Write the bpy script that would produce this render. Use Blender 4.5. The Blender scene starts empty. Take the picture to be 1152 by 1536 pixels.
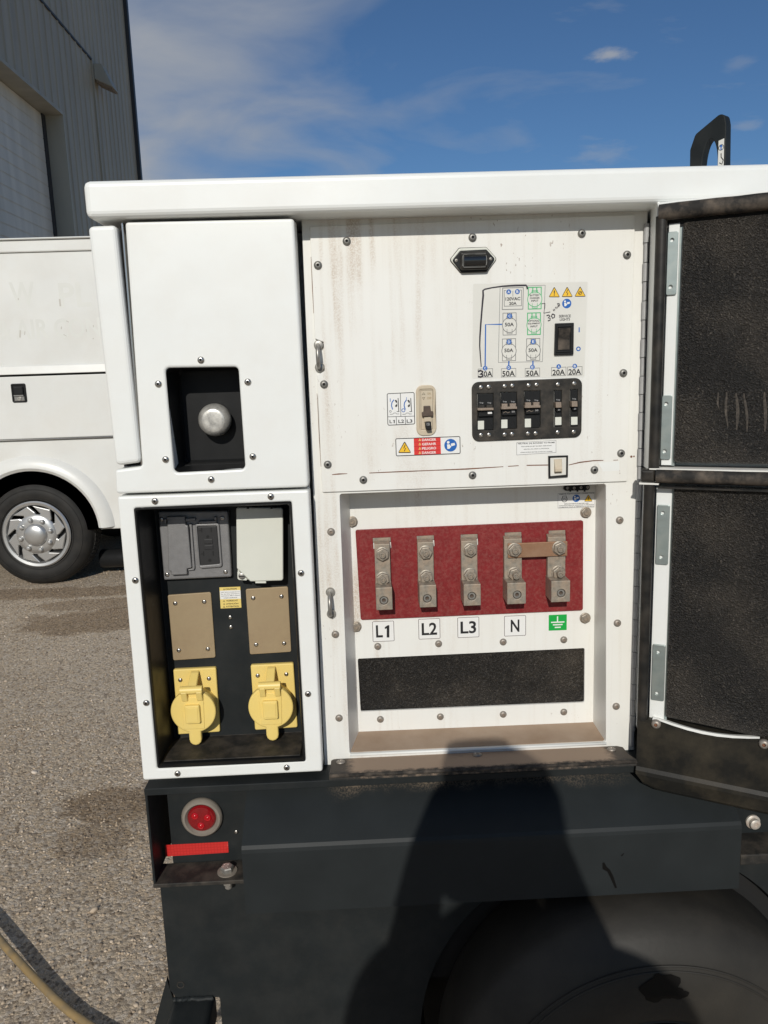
import bpy, bmesh, math, random
import numpy as np
from mathutils import Vector, Matrix
random.seed(7); rng = np.random.default_rng(11)
C = bpy.context.scene.collection
R = math.radians
# ------------------------------------------------------------------ camera
YAW, PITCH, ROLL = R(1.643), R(10.448), R(1.865)
CAM = np.array([0.0, -1.15, 1.5]); F = 1154.0
f0 = np.array([math.sin(YAW)*math.cos(PITCH), math.cos(YAW)*math.cos(PITCH), -math.sin(PITCH)])
r0 = np.array([math.cos(YAW), -math.sin(YAW), 0.0]); d0 = np.cross(f0, r0)
CR = r0*math.cos(ROLL)+d0*math.sin(ROLL); CD = -r0*math.sin(ROLL)+d0*math.cos(ROLL)
cd = bpy.data.cameras.new('camera'); cam = bpy.data.objects.new('camera', cd); C.objects.link(cam)
cd.sensor_fit = 'VERTICAL'; cd.sensor_height = 36.0; cd.lens = 36.0*F/1536
cd.clip_start = 0.01; cd.clip_end = 2000
m = Matrix(((CR[0], -CD[0], -f0[0], CAM[0]), (CR[1], -CD[1], -f0[1], CAM[1]), (CR[2], -CD[2], -f0[2], CAM[2]), (0, 0, 0, 1)))
cam.matrix_world = m
bpy.context.scene.camera = cam
# ------------------------------------------------------------------ light
SUN_EL, SUN_AZ = R(28.0), R(8.4)          # light travels towards +Y, slightly +X
sd = bpy.data.lights.new('sun', 'SUN'); so = bpy.data.objects.new('sun', sd); C.objects.link(so)
sd.energy = 3.15; sd.angle = R(0.53); sd.color = (1.0, 0.955, 0.875)
ldir = Vector((math.sin(SUN_AZ)*math.cos(SUN_EL), math.cos(SUN_AZ)*math.cos(SUN_EL), -math.sin(SUN_EL)))
so.rotation_euler = ldir.to_track_quat('-Z', 'Y').to_euler(); so.location = (-3, -20, 12)
W = bpy.data.worlds.new('World'); bpy.context.scene.world = W; W.use_nodes = True
def build_world():
    nt = W.node_tree; N = nt.nodes; L = nt.links; N.clear()
    out = N.new('ShaderNodeOutputWorld'); bg = N.new('ShaderNodeBackground')
    sky = N.new('ShaderNodeTexSky'); sky.sky_type = 'NISHITA'; sky.sun_disc = False
    sky.sun_elevation = SUN_EL; sky.sun_rotation = math.pi + SUN_AZ
    sky.altitude = 300; sky.air_density = 1.0; sky.dust_density = 0.4; sky.ozone_density = 2.0
    tc = N.new('ShaderNodeTexCoord')
    sep = N.new('ShaderNodeSeparateXYZ'); L.new(tc.outputs['Generated'], sep.inputs[0])
    # project the direction onto a cloud layer high above
    zz = N.new('ShaderNodeMath'); zz.operation = 'MAXIMUM'; zz.inputs[1].default_value = 0.02; L.new(sep.outputs['Z'], zz.inputs[0])
    za = N.new('ShaderNodeMath'); za.operation = 'ADD'; za.inputs[1].default_value = 0.12; L.new(zz.outputs[0], za.inputs[0])
    dx = N.new('ShaderNodeMath'); dx.operation = 'DIVIDE'; L.new(sep.outputs['X'], dx.inputs[0]); L.new(za.outputs[0], dx.inputs[1])
    dy = N.new('ShaderNodeMath'); dy.operation = 'DIVIDE'; L.new(sep.outputs['Y'], dy.inputs[0]); L.new(za.outputs[0], dy.inputs[1])
    cb = N.new('ShaderNodeCombineXYZ'); L.new(dx.outputs[0], cb.inputs[0]); L.new(dy.outputs[0], cb.inputs[1])
    mp = N.new('ShaderNodeMapping'); mp.inputs['Rotation'].default_value = (0, 0, R(35)); mp.inputs['Scale'].default_value = (1.0, 1.25, 1)
    mp.inputs['Location'].default_value = (3.1, 1.4, 0); L.new(cb.outputs[0], mp.inputs[0])
    n1 = N.new('ShaderNodeTexNoise'); n1.inputs['Scale'].default_value = 1.9; n1.inputs['Detail'].default_value = 7; n1.inputs['Roughness'].default_value = 0.5
    n1.inputs['Distortion'].default_value = 0.5; L.new(mp.outputs[0], n1.inputs['Vector'])
    # a broad veil of cloud lies to the left of the machine, clearing to the right
    mr = N.new('ShaderNodeMapRange'); mr.inputs['From Min'].default_value = 0.36; mr.inputs['From Max'].default_value = -0.70
    mr.inputs['To Min'].default_value = -0.14; mr.inputs['To Max'].default_value = 0.40; L.new(dx.outputs[0], mr.inputs['Value'])
    ad = N.new('ShaderNodeMath'); ad.operation = 'ADD'; L.new(n1.outputs['Fac'], ad.inputs[0]); L.new(mr.outputs[0], ad.inputs[1])
    rp = N.new('ShaderNodeValToRGB'); rp.color_ramp.elements[0].position = 0.46; rp.color_ramp.elements[0].color = (0, 0, 0, 1)
    rp.color_ramp.elements[1].position = 0.92; rp.color_ramp.elements[1].color = (0.92, 0.92, 0.92, 1); L.new(ad.outputs[0], rp.inputs[0])
    # few small bright clouds
    n2 = N.new('ShaderNodeTexNoise'); n2.inputs['Scale'].default_value = 3.4; n2.inputs['Detail'].default_value = 7; n2.inputs['Roughness'].default_value = 0.6
    m2 = N.new('ShaderNodeMapping'); m2.inputs['Location'].default_value = (0.4, 2.9, 0); m2.inputs['Scale'].default_value = (0.8, 1.7, 1); L.new(cb.outputs[0], m2.inputs[0]); L.new(m2.outputs[0], n2.inputs['Vector'])
    rp2 = N.new('ShaderNodeValToRGB'); rp2.color_ramp.elements[0].position = 0.62; rp2.color_ramp.elements[0].color = (0, 0, 0, 1)
    rp2.color_ramp.elements[1].position = 0.82; rp2.color_ramp.elements[1].color = (0.3, 0.3, 0.3, 1); L.new(n2.outputs['Fac'], rp2.inputs[0])
    mx = N.new('ShaderNodeMath'); mx.operation = 'MAXIMUM'; L.new(rp.outputs[0], mx.inputs[0]); L.new(rp2.outputs[0], mx.inputs[1])
    # single small fair-weather clouds at their bearings
    nn = N.new('ShaderNodeTexNoise'); nn.inputs['Scale'].default_value = 14; nn.inputs['Detail'].default_value = 7; nn.inputs['Roughness'].default_value = .6; L.new(cb.outputs[0], nn.inputs['Vector'])
    for cx_, cy_, rx, ry, amt in PUFFS:
        mp_ = N.new('ShaderNodeMapping'); mp_.vector_type = 'TEXTURE'; mp_.inputs['Location'].default_value = (cx_, cy_, 0); mp_.inputs['Scale'].default_value = (rx, ry, 1); L.new(cb.outputs[0], mp_.inputs[0])
        ln = N.new('ShaderNodeVectorMath'); ln.operation = 'LENGTH'; L.new(mp_.outputs[0], ln.inputs[0])
        ma = N.new('ShaderNodeMath'); ma.operation = 'MULTIPLY_ADD'; L.new(nn.outputs['Fac'], ma.inputs[0]); ma.inputs[1].default_value = 1.6; L.new(ln.outputs['Value'], ma.inputs[2])
        r_ = N.new('ShaderNodeMapRange'); r_.interpolation_type = 'SMOOTHSTEP'; r_.inputs['From Min'].default_value = 1.75; r_.inputs['From Max'].default_value = .85; r_.inputs['To Max'].default_value = amt; L.new(ma.outputs[0], r_.inputs[0])
        m3 = N.new('ShaderNodeMath'); m3.operation = 'MAXIMUM'; L.new(mx.outputs[0], m3.inputs[0]); L.new(r_.outputs[0], m3.inputs[1]); mx = m3
    tint = N.new('ShaderNodeMix'); tint.data_type = 'RGBA'; tint.blend_type = 'MULTIPLY'; tint.inputs['Factor'].default_value = 1
    L.new(sky.outputs[0], tint.inputs[6]); tint.inputs[7].default_value = SKY_TINT
    mix = N.new('ShaderNodeMix'); mix.data_type = 'RGBA'; L.new(mx.outputs[0], mix.inputs['Factor'])
    L.new(tint.outputs[2], mix.inputs[6]); mix.inputs[7].default_value = CLOUD
    L.new(mix.outputs[2], bg.inputs[0]); bg.inputs[1].default_value = 0.065
    L.new(bg.outputs[0], out.inputs[0])
def sky_at(px, py):
    d = ((px-576)/F*CR+(py-768)/F*CD+f0); d = d/np.linalg.norm(d); q = max(d[2], .02)+.12; return float(d[0]/q), float(d[1]/q)
PUFFS = [(*sky_at(918, 82), .066, .045, .8), (*sky_at(1110, 95), .05, .06, .20), (*sky_at(905, 232), .13, .13, .30), (*sky_at(1118, 188), .07, .05, .30)]
SKY_TINT = (0.56, 0.79, 1.02, 1); CLOUD = (5.3, 5.6, 6.1, 1)
build_world()
vs = bpy.context.scene.view_settings
vs.view_transform = 'Standard'; vs.look = 'None'; vs.gamma = 1.0; vs.exposure = 0.0; vs.use_curve_mapping = False

# ------------------------------------------------------------------ measuring helpers: a photo point carried onto a real plane
def ray(px, py):
    return (px-576)/F*CR + (py-768)/F*CD + f0
def at(px, py, Y=0.0):
    d = ray(px, py); t = (Y-CAM[1])/d[1]; p = CAM+d*t; return (float(p[0]), float(p[2]))
def hit(px, py, p0, n):
    d = ray(px, py); t = np.dot(np.array(p0)-CAM, n)/np.dot(d, n); return CAM+d*t
def atg(px, py, z=0.0):
    d = ray(px, py); t = (z-CAM[2])/d[2]; p = CAM+d*t; return (float(p[0]), float(p[1]), z)
def Q(pts, Y): return [at(x, y, Y) for x, y in pts]

# ------------------------------------------------------------------ materials
MATS = {}
def new_mat(name):
    mt = bpy.data.materials.new(name); mt.use_nodes = True; MATS[name] = mt
    nt = mt.node_tree; b = nt.nodes['Principled BSDF']; return mt, nt, b
def simple(name, col, rough=0.5, metal=0.0, bump=0.0, bscale=400, var=0.0, vscale=30, coat=0.0, spec=0.5, dust=None, rvar=0.0):
    mt, nt, b = new_mat(name); N = nt.nodes; L = nt.links
    b.inputs['Base Color'].default_value = (*col, 1); b.inputs['Roughness'].default_value = rough; b.inputs['Metallic'].default_value = metal
    b.inputs['Coat Weight'].default_value = coat; b.inputs['Specular IOR Level'].default_value = spec
    geo = N.new('ShaderNodeTexCoord')
    cur = None
    if var > 0 or dust:
        rgb = N.new('ShaderNodeRGB'); rgb.outputs[0].default_value = (*col, 1); cur = rgb.outputs[0]
    if var > 0:
        n = N.new('ShaderNodeTexNoise'); n.inputs['Scale'].default_value = vscale; n.inputs['Detail'].default_value = 6; L.new(geo.outputs['Object'], n.inputs['Vector'])
        mr = N.new('ShaderNodeMapRange'); mr.inputs['From Min'].default_value = .3; mr.inputs['From Max'].default_value = .7
        mr.inputs['To Min'].default_value = 1-var; mr.inputs['To Max'].default_value = 1+var; L.new(n.outputs['Fac'], mr.inputs[0])
        mm = N.new('ShaderNodeMix'); mm.data_type = 'RGBA'; mm.blend_type = 'MULTIPLY'; mm.inputs['Factor'].default_value = 1
        L.new(cur, mm.inputs[6]); L.new(mr.outputs[0], mm.inputs[7]); cur = mm.outputs[2]
    if dust:
        dcol, amt, dsc = dust
        n = N.new('ShaderNodeTexNoise'); n.inputs['Scale'].default_value = dsc; n.inputs['Detail'].default_value = 8; n.inputs['Roughness'].default_value = .65; L.new(geo.outputs['Object'], n.inputs['Vector'])
        mr = N.new('ShaderNodeMapRange'); mr.inputs['From Min'].default_value = .42; mr.inputs['From Max'].default_value = .72
        mr.inputs['To Min'].default_value = 0; mr.inputs['To Max'].default_value = amt; L.new(n.outputs['Fac'], mr.inputs[0])
        mm = N.new('ShaderNodeMix'); mm.data_type = 'RGBA'; L.new(mr.outputs[0], mm.inputs['Factor']); L.new(cur, mm.inputs[6]); mm.inputs[7].default_value = (*dcol, 1); cur = mm.outputs[2]
    if cur is not None: L.new(cur, b.inputs['Base Color'])
    if rvar > 0:
        n = N.new('ShaderNodeTexNoise'); n.inputs['Scale'].default_value = vscale*1.7; n.inputs['Detail'].default_value = 5; L.new(geo.outputs['Object'], n.inputs['Vector'])
        mr = N.new('ShaderNodeMapRange'); mr.inputs['To Min'].default_value = rough-rvar; mr.inputs['To Max'].default_value = rough+rvar; L.new(n.outputs['Fac'], mr.inputs[0]); L.new(mr.outputs[0], b.inputs['Roughness'])
    if bump > 0:
        n = N.new('ShaderNodeTexNoise'); n.inputs['Scale'].default_value = bscale; n.inputs['Detail'].default_value = 3; L.new(geo.outputs['Object'], n.inputs['Vector'])
        bp = N.new('ShaderNodeBump'); bp.inputs['Strength'].default_value = bump; bp.inputs['Distance'].default_value = .001; L.new(n.outputs['Fac'], bp.inputs['Height']); L.new(bp.outputs[0], b.inputs['Normal'])
    return mt
DUST = (.36, .27, .20)
white = simple('white_powder_paint', (.765, .782, .762), .38, bump=.06, bscale=900, var=.025, vscale=6, dust=((.62, .56, .48), .18, 9))
def specks(mt, sc, size, col):
    nt = mt.node_tree; N = nt.nodes; L = nt.links; b = N['Principled BSDF']; src = b.inputs['Base Color'].links[0].from_socket
    tc = N.new('ShaderNodeTexCoord'); v = N.new('ShaderNodeTexVoronoi'); v.inputs['Scale'].default_value = sc; L.new(tc.outputs['Object'], v.inputs['Vector'])
    w = N.new('ShaderNodeTexNoise'); w.inputs['Scale'].default_value = 400; L.new(tc.outputs['Object'], w.inputs['Vector'])
    a = N.new('ShaderNodeMath'); a.operation = 'MULTIPLY_ADD'; L.new(w.outputs['Fac'], a.inputs[0]); a.inputs[1].default_value = size; L.new(v.outputs['Distance'], a.inputs[2])
    r = N.new('ShaderNodeMapRange'); r.inputs['From Min'].default_value = size*.55; r.inputs['From Max'].default_value = size*.75; r.inputs['To Min'].default_value = .6; r.inputs['To Max'].default_value = 0; L.new(a.outputs[0], r.inputs[0])
    q = N.new('ShaderNodeMix'); q.data_type = 'RGBA'; L.new(r.outputs[0], q.inputs['Factor']); L.new(src, q.inputs[6]); q.inputs[7].default_value = (*col, 1); L.new(q.outputs[2], b.inputs['Base Color'])
    n = N.new('ShaderNodeTexNoise'); n.inputs['Scale'].default_value = 7; n.inputs['Detail'].default_value = 2; L.new(tc.outputs['Object'], n.inputs['Vector'])
    bp = N.new('ShaderNodeBump'); bp.inputs['Strength'].default_value = .35; bp.inputs['Distance'].default_value = .004; L.new(n.outputs['Fac'], bp.inputs['Height'])
    old = b.inputs['Normal'].links
    if old: L.new(old[0].from_socket, bp.inputs['Normal'])
    L.new(bp.outputs[0], b.inputs['Normal'])
specks(white, 16, .075, (.30, .26, .21))
truckwhite = simple('aged_white_vehicle_paint', (.69, .695, .665), .35, var=.04, vscale=2.5, coat=.25, dust=((.55, .50, .42), .25, 3))
black = simple('black_powder_coat', (.0148, .0176, .0186), .5, spec=.2, bump=.12, bscale=1300, var=.12, vscale=14, rvar=.08, dust=((.075, .070, .062), .14, 17))
blackpl = simple('black_plastic', (.012, .0125, .013), .42, spec=.22, bump=.08, bscale=900, var=.1, rvar=.08)
dustblack = simple('dusty_black_plate', (.020, .0195, .018), .6, spec=.25, bump=.1, bscale=700, var=.2, vscale=40, dust=((.17, .14, .11), .38, 30))
rubber = simple('weathered_black_rubber', (.014, .0138, .0130), .42, spec=.3, bump=.1, bscale=300, var=.25, vscale=50, dust=((.16, .13, .10), .22, 26))
rubberdust = simple('dusty_rubber_seal', (.026, .0245, .023), .7, spec=.2, bump=.15, bscale=220, var=.2, vscale=40, dust=((.22, .175, .135), .55, 40))
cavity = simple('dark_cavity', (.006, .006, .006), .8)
steel = simple('dull_steel', (.36, .35, .325), .42, metal=.7, var=.2, vscale=200, bump=.05, dust=((.30, .25, .20), .35, 160))
stain_steel = simple('stainless_screw', (.50, .48, .45), .28, metal=1.0, var=.15, vscale=300)
dirtscrew = simple('dusty_screw', (.30, .275, .245), .5, metal=.5, var=.2, vscale=200, dust=((.33, .26, .20), .6, 120))
zinc = simple('zinc_plate', (.36, .42, .41), .42, metal=.75, var=.12, vscale=60, dust=((.40, .38, .33), .3, 50))
nutm = simple('dusty_nut_metal', (.30, .27, .225), .5, metal=.45, var=.25, vscale=200, bump=.05, dust=((.36, .27, .195), .8, 130))
lugmetal = simple('tinned_lug_metal', (.28, .25, .205), .52, metal=.25, var=.25, vscale=140, bump=.1, bscale=500, dust=((.37, .27, .19), .9, 60))
copper = simple('dusty_copper_bar', (.30, .165, .095), .5, metal=.35, var=.12, vscale=60, dust=((.32, .21, .14), .7, 30))
yellow = simple('yellow_plastic', (.80, .605, .185), .42, var=.035, vscale=25, bump=.05, bscale=800, dust=((.62, .50, .24), .25, 30))
tanplate = simple('tan_cover_plate', (.36, .275, .165), .48, var=.05, vscale=20, metal=.15, dust=((.28, .20, .12), .6, 14))
greycast = simple('grey_cast_cover', (.215, .212, .212), .45, metal=.25, bump=.35, bscale=650, var=.08, vscale=120)
ivory = simple('pale_ivory_plastic', (.66, .67, .60), .35, var=.02)
beige = simple('beige_breaker_plastic', (.55, .48, .36), .45, var=.1, vscale=60, dust=((.38, .27, .18), .5, 60))
brown = simple('brown_dirty_toggle', (.075, .05, .035), .5, var=.3, vscale=120)
tandust = simple('tan_dusty_toggle', (.30, .235, .18), .6, var=.25, vscale=160, dust=((.06, .05, .045), .7, 130))
redlens = simple('red_lens', (.20, .003, .006), .12, var=.1, vscale=80, coat=.6)
redlens.node_tree.nodes['Principled BSDF'].inputs['Subsurface Weight'].default_value = 0.0
reddark = simple('red_led_well', (.42, .006, .012), .15, coat=.4)
greyrubber = simple('dusty_grey_grommet', (.23, .20, .165), .7, var=.25, vscale=70, bump=.2, bscale=250, dust=((.10, .09, .08), .6, 70))
redpanel = simple('red_fibre_board', (.195, .0155, .0172), .5, spec=.3, bump=.25, bscale=500, var=.12, vscale=60, dust=((.34, .16, .13), .28, 210))
rust = simple('rust', (.17, .075, .04), .8, var=.4, vscale=150)
ink = simple('black_print', (.012, .012, .014), .45)
marker = simple('black_marker_ink', (.016, .010, .020), .4)
decalwhite = simple('decal_white', (.77, .77, .75), .35)
decalpale = simple('decal_offwhite', (.68, .67, .62), .32, var=.03, vscale=20)
greyline = simple('grey_print', (.16, .16, .16), .45)
blue = simple('blue_print', (.010, .115, .42), .4)
green = simple('green_print', (.06, .42, .16), .4)
greensolid = simple('green_decal', (.005, .36, .055), .4)
warnyel = simple('yellow_print', (.82, .50, .03), .4)
dangerred = simple('red_print', (.66, .035, .03), .4)
paleyel = simple('pale_yellow_decal', (.75, .58, .18), .4)
greyprint = simple('grey_lettering', (.34, .34, .34), .5)
ghost = simple('ghost_lettering', (.655, .66, .62), .42, var=.05, vscale=4)
ghostgrime = simple('ghost_lettering_grime', (.50, .475, .43), .6)
chrome = simple('polished_steel', (.62, .61, .59), .16, metal=1.0)
silver = simple('silver_hubcap', (.52, .52, .51), .33, metal=.75, var=.06, vscale=10, coat=.2)
tyre_r = simple('tyre_rubber', (.016, .0155, .0145), .68, spec=.3, bump=.1, bscale=120, var=.2, vscale=14, dust=((.08, .07, .058), .2, 8))
tyre_d = simple('dusty_tyre_rubber', (.027, .0250, .0215), .55, spec=.25, bump=.2, bscale=160, var=.2, vscale=12, dust=((.060, .052, .042), .5, 5))
wet = simple('wet_rubber', (.0045, .0042, .004), .5, spec=.15)
hosem = simple('weathered_tan_hose', (.27, .185, .08), .55, var=.18, vscale=24, bump=.2, bscale=120, dust=((.16, .13, .085), .8, 28))
glass_d = simple('dark_lens', (.010, .011, .012), .08, coat=.8)
skin = simple('skin', (.50, .30, .21), .5); denim = simple('denim', (.06, .09, .16), .8); cloth = simple('dark_cotton', (.05, .055, .06), .85); hairm = simple('brown_hair', (.05, .03, .02), .6)

def dirty_white(name):
    """white sheet with rain-washed dust streaks"""
    mt, nt, b = new_mat(name); N = nt.nodes; L = nt.links
    b.inputs['Roughness'].default_value = .45
    g = N.new('ShaderNodeNewGeometry'); P = g.outputs['Position']
    def mapping(sc, loc=(0, 0, 0)):
        mp = N.new('ShaderNodeMapping'); mp.inputs['Scale'].default_value = sc; mp.inputs['Location'].default_value = loc; L.new(P, mp.inputs[0]); return mp.outputs[0]
    def noise(sc, scale, detail=5, rough=.55, loc=(0, 0, 0)):
        n = N.new('ShaderNodeTexNoise'); n.inputs['Scale'].default_value = scale; n.inputs['Detail'].default_value = detail; n.inputs['Roughness'].default_value = rough
        L.new(mapping(sc, loc), n.inputs['Vector']); return n.outputs['Fac']
    def mrange(x, a, c, lo=0., hi=1.):
        r = N.new('ShaderNodeMapRange'); r.interpolation_type = 'SMOOTHSTEP'; r.inputs['From Min'].default_value = a; r.inputs['From Max'].default_value = c
        r.inputs['To Min'].default_value = lo; r.inputs['To Max'].default_value = hi; L.new(x, r.inputs[0]); return r.outputs[0]
    def mul(a, c):
        q = N.new('ShaderNodeMath'); q.operation = 'MULTIPLY'; L.new(a, q.inputs[0])
        if isinstance(c, float): q.inputs[1].default_value = c
        else: L.new(c, q.inputs[1])
        return q.outputs[0]
    def mix(f, a, col):
        q = N.new('ShaderNodeMix'); q.data_type = 'RGBA'; L.new(f, q.inputs['Factor'])
        if isinstance(a, tuple): q.inputs[6].default_value = a
        else: L.new(a, q.inputs[6])
        q.inputs[7].default_value = col; return q.outputs[2]
    sep = N.new('ShaderNodeSeparateXYZ'); L.new(P, sep.inputs[0])
    left = mrange(sep.outputs['X'], .20, -.02)
    st = mrange(noise((38, 1, 2.0), 1.0, 4, .5), .44, .64)
    st2 = mrange(noise((95, 1, 2.6), 1.0, 3, .5, (3, 0, 1)), .50, .72)
    brk = mrange(noise((9, 1, 5), 1.0, 4), .38, .62)
    grain = mrange(noise((1, 1, 1), 420, 3, .7), .40, .60, .35, 1.)
    c = mix(mul(mrange(noise((1, 1, 1), 5, 4), .35, .7), .30), (.765, .765, .73, 1), (.70, .67, .60, 1))
    c = mix(mul(mul(st2, grain), .22), c, (.55, .49, .41, 1))
    lf = N.new('ShaderNodeMath'); lf.operation = 'ADD'; L.new(mul(left, .85), lf.inputs[0]); lf.inputs[1].default_value = .08
    c = mix(mul(mul(mul(st, brk), grain), mul(lf.outputs[0], .80)), c, (.45, .345, .25, 1))
    sp = mrange(noise((1, 1, .45), 230, 2, .6, (1, 2, 3)), .69, .74)
    c = mix(mul(mul(sp, mrange(noise((6, 1, 6), 1.0, 3, .5, (7, 0, 2)), .50, .66)), .75), c, (.24, .16, .11, 1))
    L.new(c, b.inputs['Base Color'])
    return mt
dirty = dirty_white('dust_streaked_white_paint')
def dustfloor(name, base, dcol, amt_lo, amt_hi, sc):
    mt, nt, b = new_mat(name); N = nt.nodes; L = nt.links; b.inputs['Roughness'].default_value = .85
    tc = N.new('ShaderNodeTexCoord'); n = N.new('ShaderNodeTexNoise'); n.inputs['Scale'].default_value = sc; n.inputs['Detail'].default_value = 8; n.inputs['Roughness'].default_value = .6
    L.new(tc.outputs['Object'], n.inputs['Vector'])
    r = N.new('ShaderNodeMapRange'); r.inputs['From Min'].default_value = .3; r.inputs['From Max'].default_value = .7; r.inputs['To Min'].default_value = amt_lo; r.inputs['To Max'].default_value = amt_hi; L.new(n.outputs['Fac'], r.inputs[0])
    q = N.new('ShaderNodeMix'); q.data_type = 'RGBA'; q.inputs[6].default_value = (*base, 1); q.inputs[7].default_value = (*dcol, 1); L.new(r.outputs[0], q.inputs['Factor']); L.new(q.outputs[2], b.inputs['Base Color'])
    n2 = N.new('ShaderNodeTexNoise'); n2.inputs['Scale'].default_value = 500; n2.inputs['Detail'].default_value = 3; L.new(tc.outputs['Object'], n2.inputs['Vector'])
    bp = N.new('ShaderNodeBump'); bp.inputs['Strength'].default_value = .25; bp.inputs['Distance'].default_value = .0008; L.new(n2.outputs['Fac'], bp.inputs['Height']); L.new(bp.outputs[0], b.inputs['Normal'])
    return mt
dustfl = dustfloor('settled_brown_dust', (.50, .40, .31), (.305, .215, .145), .55, 1.0, 14)
def foam_mat():
    mt, nt, b = new_mat('black_acoustic_foam'); N = nt.nodes; L = nt.links
    b.inputs['Roughness'].default_value = .42; b.inputs['Specular IOR Level'].default_value = .6
    tc = N.new('ShaderNodeTexCoord'); o = tc.outputs['Object']
    n = N.new('ShaderNodeTexNoise'); n.inputs['Scale'].default_value = 330; n.inputs['Detail'].default_value = 5; n.inputs['Roughness'].default_value = .7; L.new(o, n.inputs['Vector'])
    v = N.new('ShaderNodeTexVoronoi'); v.inputs['Scale'].default_value = 420; L.new(o, v.inputs['Vector'])
    big = N.new('ShaderNodeTexNoise'); big.inputs['Scale'].default_value = 9; big.inputs['Detail'].default_value = 6; L.new(o, big.inputs['Vector'])
    r = N.new('ShaderNodeMapRange'); r.inputs['From Min'].default_value = .54; r.inputs['From Max'].default_value = .70; r.inputs['To Max'].default_value = .9; L.new(n.outputs['Fac'], r.inputs[0])
    r2 = N.new('ShaderNodeMapRange'); r2.inputs['From Min'].default_value = .35; r2.inputs['From Max'].default_value = .75; r2.inputs['To Min'].default_value = .25; r2.inputs['To Max'].default_value = 1; L.new(big.outputs['Fac'], r2.inputs[0])
    mu = N.new('ShaderNodeMath'); mu.operation = 'MULTIPLY'; L.new(r.outputs[0], mu.inputs[0]); L.new(r2.outputs[0], mu.inputs[1])
    q = N.new('ShaderNodeMix'); q.data_type = 'RGBA'; q.inputs[6].default_value = (.0125, .0112, .0095, 1); q.inputs[7].default_value = (.22, .19, .155, 1); L.new(mu.outputs[0], q.inputs['Factor'])  # pale specks in the base colour stand for glints off the grain
    r3 = N.new('ShaderNodeMapRange'); r3.inputs['From Min'].default_value = .48; r3.inputs['From Max'].default_value = .78; r3.inputs['To Max'].default_value = .45; L.new(big.outputs['Fac'], r3.inputs[0])
    q2 = N.new('ShaderNodeMix'); q2.data_type = 'RGBA'; L.new(q.outputs[2], q2.inputs[6]); q2.inputs[7].default_value = (.10, .082, .062, 1); L.new(r3.outputs[0], q2.inputs['Factor'])
    L.new(q2.outputs[2], b.inputs['Base Color'])
    sm = N.new('ShaderNodeMath'); sm.operation = 'ADD'; L.new(n.outputs['Fac'], sm.inputs[0]); L.new(v.outputs['Distance'], sm.inputs[1])
    bp = N.new('ShaderNodeBump'); bp.inputs['Strength'].default_value = 1.0; bp.inputs['Distance'].default_value = .0035; L.new(sm.outputs[0], bp.inputs['Height']); L.new(bp.outputs[0], b.inputs['Normal'])
    return mt
foam = foam_mat()

# ------------------------------------------------------------------ mesh builder
def sarea(p): return sum(p[i][0]*p[(i+1) % len(p)][1]-p[(i+1) % len(p)][0]*p[i][1] for i in range(len(p)))/2
def ccw(p): return list(p) if sarea(p) > 0 else list(reversed(p))
def offs(p, d):
    """inset a CCW outline by d"""
    n = len(p); out = []
    for i in range(n):
        a, b, c = Vector(p[i-1]), Vector(p[i]), Vector(p[(i+1) % n])
        e1 = (b-a); e2 = (c-b)
        if e1.length < 1e-9 or e2.length < 1e-9: out.append(tuple(b)); continue
        e1.normalize(); e2.normalize()
        n1 = Vector((-e1.y, e1.x)); n2 = Vector((-e2.y, e2.x)); k = n1+n2
        den = max(.3, k.length_squared/2)
        out.append(tuple(b + k*(d/den)))
    return out
def rpoly(p, r, seg=4):
    p = ccw(p); n = len(p); out = []
    for i in range(n):
        a, b, c = Vector(p[i-1]), Vector(p[i]), Vector(p[(i+1) % n])
        u = (a-b).normalized(); v = (c-b).normalized()
        ang = math.acos(max(-1, min(1, u.dot(v))))
        if ang > 3.05 or r <= 0: out.append(tuple(b)); continue
        rr = r; t = rr/math.tan(ang/2); lim = .49*min((a-b).length, (c-b).length)
        if t > lim: t = lim; rr = t*math.tan(ang/2)
        ctr = b + (u+v).normalized()*(rr/math.sin(ang/2))
        s = b+u*t-ctr; e = b+v*t-ctr
        a0 = math.atan2(s.y, s.x); a1 = math.atan2(e.y, e.x); da = a1-a0
        while da > math.pi: da -= 2*math.pi
        while da < -math.pi: da += 2*math.pi
        for k in range(seg+1):
            q = a0+da*k/seg; out.append((ctr.x+rr*math.cos(q), ctr.y+rr*math.sin(q)))
    return out
def circ(cx, cz, r, n=24, ph=0.0): return [(cx+r*math.cos(ph+2*math.pi*i/n), cz+r*math.sin(ph+2*math.pi*i/n)) for i in range(n)]
_tc = {}
def text_data(s, bold):
    k = (s, bold)
    if k not in _tc:
        cu = bpy.data.curves.new('txt', 'FONT'); cu.body = s; cu.resolution_u = 3; cu.offset = .022 if bold else .004; cu.align_x = 'CENTER'
        o = bpy.data.objects.new('txt', cu); me = bpy.data.meshes.new_from_object(o)
        vs_ = [(v.co.x, v.co.y) for v in me.vertices]; fs = [tuple(p.vertices) for p in me.polygons]
        bpy.data.objects.remove(o); bpy.data.curves.remove(cu); bpy.data.meshes.remove(me)
        x0 = min(v[0] for v in vs_); x1 = max(v[0] for v in vs_); y0 = min(v[1] for v in vs_); y1 = max(v[1] for v in vs_)
        _tc[k] = ([((v[0]-(x0+x1)/2)/(x1-x0), (v[1]-(y0+y1)/2)/(y1-y0)) for v in vs_], fs)
    return _tc[k]
def keep_smooth(me, ang):
    fl = np.zeros(len(me.polygons), dtype=bool); me.polygons.foreach_get('use_smooth', fl)
    me.set_sharp_from_angle(angle=R(ang)); me.polygons.foreach_set('use_smooth', fl); me.update()
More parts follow.
